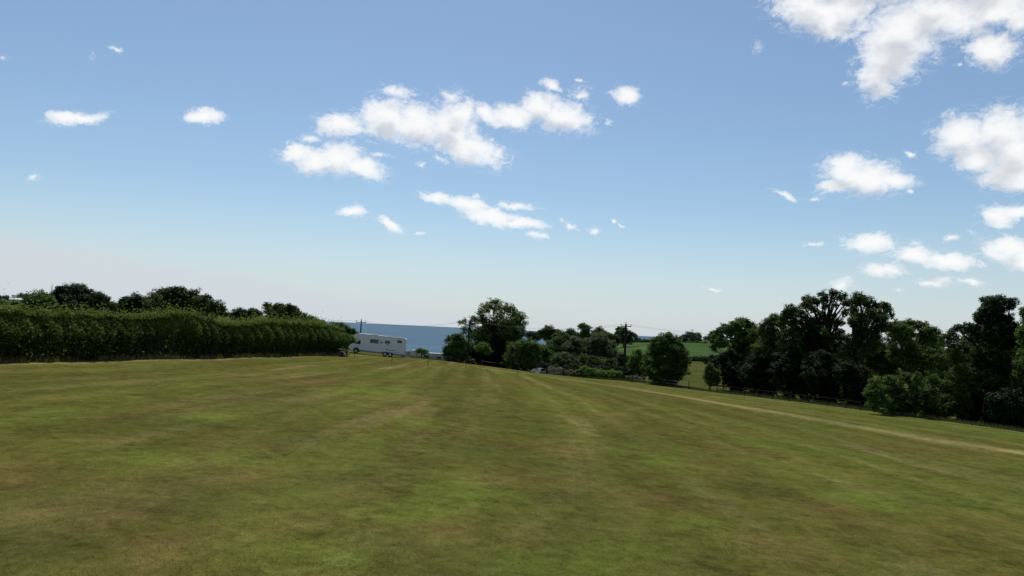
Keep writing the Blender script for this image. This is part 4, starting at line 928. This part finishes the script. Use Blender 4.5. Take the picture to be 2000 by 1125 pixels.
def motorhome():
    D = 106; p = W(735.5, 696, D); X, Y = p[0]-.05, p[1]
    yaw = math.pi+math.radians(7)
    e = empty('motorhome', (X, Y, gz(X, Y)+.0), yaw, 'large white motorhome parked side on at the far end of the hedge', 'motorhome')
    fw = Vector((math.cos(yaw), math.sin(yaw)))
    a = gz(X+fw.x*3, Y+fw.y*3); b = gz(X-fw.x*2, Y-fw.y*2)
    e.location.z = (a*2+b*3)/5+.02
    e.rotation_euler = (0, -math.atan2(a-b, 5), yaw)
    x0 = -4.05                                           # rear end; x runs forward, +y is the side seen
    w = 1.13
    def X_(v): return x0+v
    def body(bm):
        pts = [(0,.50),(0,2.70),(.10,2.84),(6.35,2.88),(6.75,2.85),(7.15,2.74),(7.42,2.56),(7.50,2.40),(7.42,2.22),(7.12,2.10),(6.55,2.03),(6.42,1.9),(6.36,.46),(3.35,.46),(3.22,.64),(1.78,.64),(1.65,.46)]
        prism(bm, [(X_(x), z) for x, z in pts], -w, w)
    obj_bm('body', one(body), M_WHITE, e, .05, False, 3)
    def cab(bm):
        pts = [(6.30,.42),(6.30,2.0),(6.72,2.02),(7.30,1.42),(7.72,1.20),(7.92,.98),(8.02,.70),(8.02,.45),(7.36,.40),(7.28,.66),(7.10,.78),(6.86,.80),(6.62,.74),(6.52,.56),(6.5,.42)]
        prism(bm, [(X_(x), z) for x, z in pts], -w+.10, w-.10)
    obj_bm('cab', one(cab), M_WHITE, e, .06, False, 3)
    def ws(bm):
        n = Vector((.60, 0, .58)).normalized()*.012
        q = [(6.78,-w+.26,1.985),(6.78,w-.26,1.985),(7.29,w-.20,1.455),(7.29,-w+.20,1.455)]
        A = [bm.verts.new((X_(x)+n.x, y, z+n.z)) for x, y, z in q]; B = [bm.verts.new((X_(x)-.03, y, z-.03)) for x, y, z in q]
        bm.faces.new(A); bm.faces.new(B[::-1])
        for i in range(4): bm.faces.new((A[i], A[(i+1) % 4], B[(i+1) % 4], B[i]))
    obj_bm('windscreen', one(ws), M_GLASS, e)
    for s in (1, -1):
        y = s*(w-.10)
        d = obj_bm('door', one(lambda b: prism(b, [(X_(x), z) for x, z in ((5.72+.62,.62),(5.72+.62,1.93),(6.70,1.95),(7.12,1.50),(7.14,.86),(6.90,.86),(6.62,.80),(6.50,.62))], y-s*.02, y+s*.012)), M_WHITE, e, .01)
        obj_bm('side_window', one(lambda b: prism(b, [(X_(x), z) for x, z in ((6.40,1.36),(6.40,1.86),(6.66,1.88),(7.02,1.46),(7.02,1.36))], y+s*.008, y+s*.022)), M_GLASS, d)
        obj_bm('handle', one(lambda b: box(b, (X_(6.42), y+s*.02, 1.16), (.16, .03, .05))), M_BLACK, d)
        obj_bm('mirror', one(lambda b: (box(b, (X_(7.10), y+s*.20, 1.52), (.12, .16, .36)), box(b, (X_(7.08), y+s*.07, 1.42), (.05, .2, .05)))), M_BLACK, e, .02)
        obj_bm('headlight', one(lambda b: prism(b, [(X_(x), z) for x, z in ((7.70,1.14),(7.93,.95),(7.99,.78),(7.80,.82))], y-s*.30, y+s*.006)), M_LAMP, e, .01)
        wheel(e, X_(6.94), s*(w-.20), .34); wheel(e, X_(2.83), s*(w-.16), .34); wheel(e, X_(2.08), s*(w-.16), .34)
        for (a0, a1, z0, z1) in ((3.91,5.12,1.70,2.27),(2.29,3.02,1.84,2.28),(.58,1.32,2.12,2.53)):
            f = frame_ring('window_frame', X_(a0), X_(a1), z0, z1, s*(w+.012), .055, M_TRIM, e)
            obj_bm('pane', one(lambda b: box(b, (X_((a0+a1)/2), s*(w+.006), (z0+z1)/2), (a1-a0-.10, .02, z1-z0-.10))), M_SGLASS, f)
        for (a0, z0, q, h) in ((2.36,1.62,.36,.13),(2.44,.98,.34,.13)):
            v = obj_bm('vent_grille', one(lambda b: box(b, (X_(a0+q/2), s*(w+.008), z0+h/2), (q, .02, h))), M_TRIM, e)
        # print on the side: a pale emblem between the windows and a dark swoosh over the rear wheels
        obj_bm('emblem', one(lambda b: [prism(b, [(X_(3.26+u), 1.80), (X_(3.26+u+.12), 1.80), (X_(3.26+u+.20), 2.06), (X_(3.26+u+.08), 2.06)], s*w, s*(w+.006)) for u in (0, .17, .32)]), M_TRIM, e)
        obj_bm('decal', one(lambda b: prism(b, [(X_(x), z) for x, z in ((1.35,1.02),(1.75,1.05),(2.15,.98),(2.62,.78),(2.20,.90),(1.80,.95))], s*w, s*(w+.006))), M_DECAL, e)
        obj_bm('skirt', one(lambda b: (box(b, (X_(4.85), s*(w-.005), .47), (2.98, .05, .16)), box(b, (X_(.82), s*(w-.005), .47), (1.62, .05, .16)))), M_TRIM, e, .015)
        obj_bm('stripe', one(lambda b: box(b, (X_(.84), s*(w+.004), .74), (1.55, .012, .05))), M_TRIM, e)
        obj_bm('awning_rail', one(lambda b: box(b, (X_(3.3), s*(w-.02), 2.845), (6.1, .10, .07))), M_GREYW, e, .02)
        obj_bm('rear_light', one(lambda b: box(b, (X_(-.012), s*(w-.12), .95), (.03, .1, .42))), M_RED, e)
    obj_bm('bumper', one(lambda b: box(b, (X_(7.93), 0, .52), (.26, 2*w-.14, .30))), M_TRIM, e, .06)
    obj_bm('grille', one(lambda b: box(b, (X_(7.985), 0, .80), (.05, 1.05, .14))), M_BLACK, e)
    obj_bm('rear_bumper', one(lambda b: box(b, (X_(.0), 0, .50), (.14, 2*w-.1, .18))), M_TRIM, e, .03)
    for a0, q in ((4.55,.85),(2.35,.5),(1.0,.6)):
        obj_bm('roof_vent', one(lambda b: box(b, (X_(a0), .1, 2.92), (q, .55, .12))), M_GREYW, e, .03)
    obj_bm('chassis', one(lambda b: box(b, (X_(3.6), 0, .42), (6.6, 1.2, .16))), M_BLACK, e)
motorhome()

def caravan(px, D, yaw, L, label, wins, door, z=None, roof=M_PALEROOF, H=2.5):
    p = W(px, 700, D); X, Y = p[0], p[1]
    e = empty('caravan', (X, Y, (gz(X, Y) if z is None else z)), yaw, label, 'caravan', 'caravans below the far edge of the field')
    w = 1.2
    def body(bm):
        prism(bm, [(-L/2,.55),(-L/2,1.2),(-L/2+.12,H-.25),(-L/2+.45,H),(L/2-.45,H),(L/2-.12,H-.25),(L/2,1.2),(L/2,.55),(L/2-.3,.42),(-L/2+.3,.42)], -w, w)
    obj_bm('body', one(body), M_GREYW, e, .05)
    obj_bm('roof', one(lambda b: box(b, (0, 0, H+.03), (L-.9, 2*w-.06, .10))), roof, e, .03)
    for s in (1, -1):
        for (a0, a1, z0, z1) in wins:
            f = frame_ring('window_frame', a0, a1, z0, z1, s*(w+.012), .06, M_TRIM, e)
            obj_bm('pane', one(lambda b: box(b, ((a0+a1)/2, s*(w+.006), (z0+z1)/2), (a1-a0-.1, .02, z1-z0-.1))), M_GLASS, f)
        wheel(e, -.1, s*(w-.14), .32)
    if door: obj_bm('door', one(lambda b: box(b, (door, -w-.006, 1.35), (.7, .03, 1.7))), M_WHITE, e, .01)
    for s in (1, -1):
        f = frame_ring('window_frame', -.9, .9, 1.35, 2.05, 0, .06, M_TRIM, e); f.rotation_euler = (0, 0, math.pi/2); f.location = (s*(L/2-.05), 0, 0)
        obj_bm('pane', one(lambda b: box(b, (0, 0, 1.7), (1.7, .02, .6))), M_GLASS, f)
    obj_bm('tow_bar', one(lambda b: (tube(b, (L/2-.1, -.5, .5), (L/2+1.0, 0, .48), .04), tube(b, (L/2-.1, .5, .5), (L/2+1.0, 0, .48), .04))), M_GALV, e)
    return e
def caravans():
    def zt(px, py, D, H): return W(px, py, D)[2]-H
    caravan(812, 147, math.radians(184), 6.6, 'white caravan right behind the rear of the motorhome, partly below the field edge', ((-2.6,-1.7,1.5,2.05),(1.9,2.7,1.45,2.05)), .6, zt(812,686.5,147,2.55))
    caravan(850, 141, math.radians(183), 6.0, 'pale grey caravan with two dark windows beside the green bush below the field edge', ((-2.7,-1.8,1.5,2.02),(-1.2,-.3,1.5,2.02)), 1.0, zt(850,690,141,2.55))
caravans()
def awning():
    p = W(806, 692, 143.5); zt = W(806, 687.5, 143.5)[2]; X, Y = p[0], p[1]; zg = gz(X, Y)
    e = empty('awning', (X, Y, zg), 0, 'small pale awning tent on thin posts in front of the first caravan', 'awning')
    H = zt-zg
    obj_bm('canopy', one(lambda b: prism(b, [(-1.4,H),(-1.35,H+.22),(0,H+.42),(1.35,H+.22),(1.4,H)], -.9, .9)), M_WHITE, e)
    for x in (-1.3, -.45, .45, 1.3): obj_bm('post', one(lambda b: tube(b, (x, -.86, -.1), (x, -.86, H+.02), .045)), M_GREYW, e)
    for x in (-.9, .9): obj_bm('side_panel', one(lambda b: box(b, (x, .88, H/2), (.8, .03, H))), M_GREYW, e)
awning()
def twin_tree():
    D = 122
    tree('small_tree', D, [(817,685.5,8,2.2),(826,686,9,2.6),(834,687.5,6,2),(822,684.5,6,2)], .18, 'fresh', 'small flat-topped tree between the two caravans, on dark twin trunks', 'tree', dens=1.1, base=826, sub=1, twigs=False, depth=.4, trunk_r=.10)
twin_tree()
def shelter():
    D = 119; zt = W(826, 688, D)[2]; X, Y = W(826, 700, D)[:2]; zg = gz(X, Y)
    e = empty('timber_frame', (X, Y, zg), 0, 'dark brown timber posts with a low rail standing between the two caravans', 'posts')
    H = zt-zg
    for x in (-.22, .22): obj_bm('post', one(lambda b: box(b, (x, 0, H/2-.1), (.17, .17, H+.1))), M_DARKWOOD, e, .01)
    obj_bm('rail', one(lambda b: box(b, (.62, .03, H*.42), (.62, .06, .5))), M_DARKWOOD, e)
    obj_bm('post', one(lambda b: box(b, (.95, 0, H*.35), (.1, .1, H*.7))), M_DARKWOOD, e)
shelter()

# ---- electricity poles and their wires
POLE_TOPS = {}
def pole(key, px, py_top, D, label, arm=True, armw=1.55, r=.135, py_base=None, yaw=0.0):
    X, Y = W(px, py_base or 700, D)[:2]; zg = gz(X, Y)
    pt = W(px+(py_base or 700)*0, py_top, D); H = pt[2]-zg
    e = empty('power_pole', (X, Y, zg), yaw, label, 'power pole', 'wooden power poles')
    obj_bm('post', one(lambda b: tube(b, (0, 0, -.4), (0, 0, H), r*1.15, r*.8, 12)), M_POLE, e)
    tops = []
    if arm:
        obj_bm('crossarm', one(lambda b: box(b, (0, -.13, H-.38), (armw, .11, .12))), M_POLE, e)
        for x, z in ((-armw/2+.06, H-.32), (armw/2-.06, H-.32), (0, H)):
            i = obj_bm('insulator', one(lambda b: (tube(b, (x, -.13 if x else 0, z), (x, -.13 if x else 0, z+.14), .03), tube(b, (x, -.13 if x else 0, z+.12), (x, -.13 if x else 0, z+.30), .075, .05, 8))), M_PORC, e)
            c, s = math.cos(yaw), math.sin(yaw)
            tops.append((X+c*x, Y+s*x, zg+z+.26))
    else:
        obj_bm('insulator', one(lambda b: tube(b, (0, 0, H), (0, 0, H+.25), .06, .04, 8)), M_PORC, e)
        tops = [(X, Y, zg+H+.22)]*3
    POLE_TOPS[key] = tops
pole('a', 701.5, 625.5, 135, 'wooden pole with a crossarm standing behind the motorhome against the sea', armw=1.9)
pole('b', 913.5, 629, 110.8, 'dark plain pole in front of the left side of the tall open-crowned tree', arm=False, r=.13)
pole('c', 1218.5, 632.5, 112.5, 'tall dark pole with a crossarm at the field edge right of the middle wood', armw=1.62, r=.19, py_base=744)
def wire(pts, label, sag=.5, r=.009, group='overhead power wires'):
    o = Vector(pts[0]); bm = bmesh.new(); last = None; path = []
    for a, b in zip(pts[:-1], pts[1:]):
        a, b = np.array(a), np.array(b)
        for u in np.linspace(0, 1, 15)[(0 if not path else 1):]:
            q = a+(b-a)*u; q[2] -= 4*sag*u*(1-u); path.append((q-np.array(o), r))
    bm.free()
    ob = limb_mesh('power_wire', [path], M_WIRE, None, 4); ob.location = o
    tag(ob, label, 'wire', group)
def wires():
    l = W(560, 612, 150); rr = W(1480, 655, 150)
    for i, (dx, nm) in enumerate(((-1.2, 'left'), (1.2, 'right'))):
        b = POLE_TOPS['b'][0]; k = (0, 1)[i]
        wire([POLE_TOPS['a'][k], b], ('nearer', 'farther')[i]+' overhead wire from the pole behind the motorhome to the plain dark pole', .9)
        wire([b, POLE_TOPS['c'][k]], ('left', 'right')[i]+' overhead wire from the plain dark pole to the tall crossarm pole', 1.0)
        wire([POLE_TOPS['c'][k], (rr[0]+dx, rr[1]+8*i, rr[2])], ('left', 'right')[i]+' overhead wire running right from the tall crossarm pole into the wood', .5)
        wire([(l[0]+dx, l[1]+8*i, l[2]), POLE_TOPS['a'][k]], ('left', 'right')[i]+' overhead wire running left from the pole behind the motorhome', .5)
wires()
def mast():
    D = 300; X, Y = W(99, 590, D)[:2]; zg = gz(X, Y); zt = W(99.5, 552, D)[2]; zm = W(99.5, 560, D)[2]
    e = empty('radio_mast', (X, Y, zg), 0, 'thin grey radio mast rising behind the dark trees on the left', 'mast')
    H = zm-zg; Ht = zt-zg
    for i in range(3):
        a = i*2.094; c, s = .34*math.cos(a), .34*math.sin(a)
        obj_bm('leg', one(lambda b: tube(b, (c, s, -.3), (c*.6, s*.6, H), .05, .04)), M_TRIM, e)
    def lat(bm):
        k = int(H/.8)
        for j in range(k):
            for i in range(3):
                f = lambda a, z: (.34*(1-.4*z/H)*math.cos(a), .34*(1-.4*z/H)*math.sin(a), z)
                tube(bm, f(i*2.094, j*H/k), f((i+1)*2.094, (j+1)*H/k), .022, n=4)
    obj_bm('lattice', one(lat), M_TRIM, e)
    obj_bm('antenna', one(lambda b: (tube(b, (0, 0, H-.2), (0, 0, Ht), .05, .02), tube(b, (.25, 0, H), (.28, 0, H+1.1), .04), tube(b, (-.25, 0, H), (-.28, 0, H+.8), .04))), M_TRIM, e)
mast()

# ---- far buildings
def house(name, px, py, D, w, d, h, rh, yaw, wall, roof, label, wins):
    q = W(px, py, D); X, Y = q[0], q[1]; zb = min(gz(X, Y), q[2])-.3
    e = empty(name, (X, Y, zb), yaw, label, 'house'); H = q[2]-zb+h
    obj_bm('wall', one(lambda b: (box(b, (0, 0, H/2), (w, d, H)), prism(b, [(-w/2, H-.01), (w/2, H-.01), (w/2, H), (-w/2, H)], -d/2, d/2))), wall, e)
    def rf(bm):
        r = bmesh.ops.create_cube(bm, size=1)
        bmesh.ops.delete(bm, geom=bm.verts[:], context='VERTS')
        ov = .3
        P = [(-w/2-ov, -d/2-ov, H), (w/2+ov, -d/2-ov, H), (w/2+ov, d/2+ov, H), (-w/2-ov, d/2+ov, H), (-w/2-ov, 0, H+rh), (w/2+ov, 0, H+rh)]
        v = [bm.verts.new(p) for p in P]
        for f in ((0,1,5,4),(2,3,4,5),(1,2,5),(3,0,4),(3,2,1,0)): bm.faces.new([v[i] for i in f])
    r = obj_bm('roof', one(rf), roof, e)
    obj_bm('chimney', one(lambda b: box(b, (-w*.4, 0, H+rh+.3), (.7, .7, 1.2))), wall, r)
    for x in wins:
        f = frame_ring('window_frame', x-.55, x+.55, H-2.1, H-.9, -d/2-.02, .08, M_WHITE, e, .06)
        obj_bm('pane', one(lambda b: box(b, (x, -d/2-.012, H-1.5), (.95, .02, 1.05))), M_GLASS, f)
    return e
house('farm_building', 39, 592, 255, 4.6, 4.5, 1.15, .65, .12, M_WALL, M_PALEROOF, 'low pale building far off at the left, behind the far hedgerow', (-1.2, 1.2))
house('white_house', 1338, 664.5, 405, 3.6, 5, .9, .95, -.35, M_WHITE, M_PALEROOF, 'small white house under the wide-domed tree on the hill top', (-.9, .9))

# ---- fences, gate and small posts
def fence(name, pts, H, label, step, pmat, rails, rmat, rr, flat=False, pr=.05):
    """posts along a line on the ground, with rails or ropes between them"""
    P = np.array([on_ground(*q)[:2] if len(q) == 2 else W(*q)[:2] for q in pts])
    cum = np.r_[0, np.cumsum(np.hypot(*np.diff(P, axis=0).T))]; n = max(2, int(round(cum[-1]/step))+1)
    s = np.linspace(0, cum[-1], n); Q = np.c_[np.interp(s, cum, P[:, 0]), np.interp(s, cum, P[:, 1])]
    z = ground(*Q.T); o = np.array([*Q[0], z[0]])
    e = empty(name, o, 0, label, 'fence'); rg = np.random.default_rng(int(cum[-1]*100))
    tp = []
    for (x, y), zz in zip(Q, z):
        l = rg.normal(0, .03, 2); h = H*rg.uniform(.93, 1.08)
        obj_bm('post', one(lambda b: tube(b, (x-o[0], y-o[1], zz-o[2]-.25), (x-o[0]+l[0]*h, y-o[1]+l[1]*h, zz-o[2]+h), pr, pr*.85, 7)), pmat, e)
        tp.append((x-o[0], y-o[1], zz-o[2]))
    for f in rails:
        for a, b in zip(tp[:-1], tp[1:]):
            a2 = np.array(a)+[0, -pr-.02, f*H]; b2 = np.array(b)+[0, -pr-.02, f*H]
            if flat:
                v = Vector(b2-a2); R = v.to_track_quat('X', 'Z').to_matrix()
                obj_bm('rail', one(lambda m: box(m, Vector((a2+b2)/2), (v.length-.02, .035, rr), R)), rmat, e)
            else:
                mid = (a2+b2)/2-[0, 0, .06]
                limb_mesh('rope', [[(a2, rr), ((a2+mid)/2-[0, 0, .012], rr), (mid, rr), ((b2+mid)/2-[0, 0, .012], rr), (b2, rr)]], rmat, e, 5)
    return e
fence('rope_fence', [(942,716.5,112.6),(975,720,113),(1014,725,113)], .95, 'low fence of reddish rope at the field edge below the tall open tree', 2.8, M_WOOD, (.82,), M_ROPE, .028)
fence('wire_fence', [(1235,746.5,108.5),(1300,754,102),(1345,759.5,98.5)], 1.0, 'fence with a pale wire in front of the big square bush', 3.2, M_DARKWOOD, (.9, .5), M_PALEROPE, .016)
fence('rail_fence', [(1400,766.5,90.2),(1470,775,85),(1520,781.5,81.2),(1585,790,78),(1650,797.5,74.4),(1680,802,72)], .95, 'dark wooden rail fence along the foot of the right-hand wood', 2.3, M_DARKWOOD, (.88, .45), M_DARKWOOD, .07, True, .05)
fence('edge_fence', [(872,706.5,111.6),(905,710.5,112),(938,715,112.4)], .7, 'low dark fence of thin posts at the field edge right of the caravans', 3.0, M_DARKWOOD, (.8,), M_DARKWOOD, .05, True, .04)

def gate():
    D = 113.8; a = np.array(W(1070, 731, D)[:2]); b = np.array(W(1098, 733, D-.6)[:2]); L = float(np.hypot(*(b-a)))
    z = (gz(*a)+gz(*b))/2; yaw = math.atan2(*(b-a)[::-1])
    e = empty('field_gate', (*a, z), yaw, 'galvanised metal field gate with horizontal bars at the field edge right of the car', 'gate')
    for zz in (.18, .38, .58, .78, .98, 1.18): obj_bm('bar', one(lambda m: tube(m, (0, 0, zz), (L, 0, zz), .024)), M_GALV, e)
    for x in (0, L): obj_bm('upright', one(lambda m: tube(m, (x, 0, .05), (x, 0, 1.2), .03)), M_GALV, e)
    obj_bm('brace', one(lambda m: tube(m, (0, -.03, .18), (L, -.03, 1.18), .02)), M_GALV, e)
    for x in (-.22, L+.22): obj_bm('post', one(lambda m: box(m, (x, 0, .6), (.16, .16, 1.5))), M_DARKWOOD, e, .01)
gate()

MARK = 'thin marker posts standing in the mown field'
for px, py, hh, lb in ((765,707.5,.78,'thin marker post in the grass in front of the motorhome rear wheels'),(835.5,715,1.0,'thin tall marker post in the grass in front of the second caravan'),
                       (691.5,699.5,.55,'short marker post in the grass below the motorhome cab'),(909.5,719.5,.75,'thin marker post in the grass near the foot of the plain dark pole'),(1011.5,730,.9,'thin marker post at the right end of the rope fence')):
    x, y, z = on_ground(px, py, 60, 125)
    e = empty('marker_post', (x, y, z), 0, lb, 'post', MARK)
    obj_bm('stake', one(lambda b: tube(b, (0, 0, -.15), (.03, 0, hh), .032, .026, 6)), M_DARKWOOD, e)
    obj_bm('cap', one(lambda b: tube(b, (.03, 0, hh), (.032, 0, hh+.06), .04, .03, 6)), M_WOOD, e)

# ---- silver car beyond the field edge
def car():
    D = 121; X, Y = W(1050, 722, D)[:2]; zt = W(1050, 719.6, D)[2]
    yaw = math.radians(-112)
    e = empty('parked_car', (X, Y, zt-1.46), yaw, 'silver hatchback parked nose towards the field, half hidden by the grass edge', 'car')
    prof = [(-2.0,.32),(-2.02,.85),(-1.85,1.02),(1.0,1.0),(1.75,.86),(2.0,.68),(2.02,.32)]
    obj_bm('body', one(lambda b: prism(b, prof, -.86, .86)), M_SILVER, e, .12, True, 4)
    def cabin(b):
        lo = [(-1.75,1.0),(1.0,.99)]; hi = [(-1.35,1.46),(.1,1.47)]
        A = [b.verts.new(q) for q in ((-1.8,-.80,1.0),(1.02,-.80,.98),(1.02,.80,.98),(-1.8,.80,1.0))]
        B = [b.verts.new(q) for q in ((-1.35,-.62,1.44),(.15,-.62,1.46),(.15,.62,1.46),(-1.35,.62,1.44))]
        b.faces.new(A[::-1]); b.faces.new(B)
        for i in range(4): b.faces.new((A[i], A[(i+1) % 4], B[(i+1) % 4], B[i]))
    obj_bm('window', one(cabin), M_GLASS, e, .03)
    obj_bm('roof', one(lambda b: box(b, (-.62, 0, 1.465), (1.5, 1.22, .05))), M_SILVER, e, .02)
    for s in (1, -1):
        obj_bm('headlight', one(lambda b: box(b, (1.86, s*.62, .76), (.25, .34, .16))), M_LAMP, e, .05)
        obj_bm('mirror', one(lambda b: box(b, (.75, s*.95, 1.05), (.14, .2, .14))), M_SILVER, e, .03)
        obj_bm('pillar', one(lambda b: tube(b, (1.0, s*.79, .99), (.15, s*.62, 1.46), .035)), M_SILVER, e)
        for x in (-1.25, 1.3): wheel(e, x, s*.78, .31, .2)
    obj_bm('grille', one(lambda b: box(b, (2.0, 0, .58), (.06, .9, .14))), M_BLACK, e, .02)
    obj_bm('number_plate', one(lambda b: box(b, (2.04, 0, .42), (.02, .5, .11))), M_WHITE, e)
car()

# ---- small dark machine at the end of the hedge
def mower():
    x, y, z = on_ground(669, 697, 70, 110)
    e = empty('garden_mower', (x, y, z), math.radians(-20), 'small black mower with pale panels and handlebar parked at the hedge end', 'mower')
    obj_bm('deck', one(lambda b: prism(b, [(-.50,.12),(-.48,.32),(-.2,.42),(.35,.36),(.52,.22),(.52,.12)], -.32, .32)), M_BLACK, e, .04)
    obj_bm('engine_cover', one(lambda b: prism(b, [(-.18,.40),(-.12,.66),(.18,.62),(.28,.38)], -.2, .2)), M_BLACK, e, .04)
    obj_bm('side_panel', one(lambda b: prism(b, [(-.40,.34),(-.30,.42),(.10,.27),(.14,.20)], -.345, -.325)), M_GALV, e)
    obj_bm('headlamp', one(lambda b: tube(b, (.42, -.2, .46), (.50, -.26, .46), .09, .08, 10)), M_LAMP, e)
    def bar(b):
        for s in (1, -1): tube(b, (-.1, s*.22, .40), (-.30, s*.24, .96), .02)
        tube(b, (-.30, -.24, .96), (-.30, .24, .96), .02); tube(b, (-.62, -.1, 1.02), (.35, -.12, .82), .018)
    obj_bm('handlebar', one(bar), M_TRIM, e)
    for xx, r in ((-.36,.17),(.36,.13)):
        for s in (1, -1): wheel(e, xx, s*.34, r, .1)
mower()
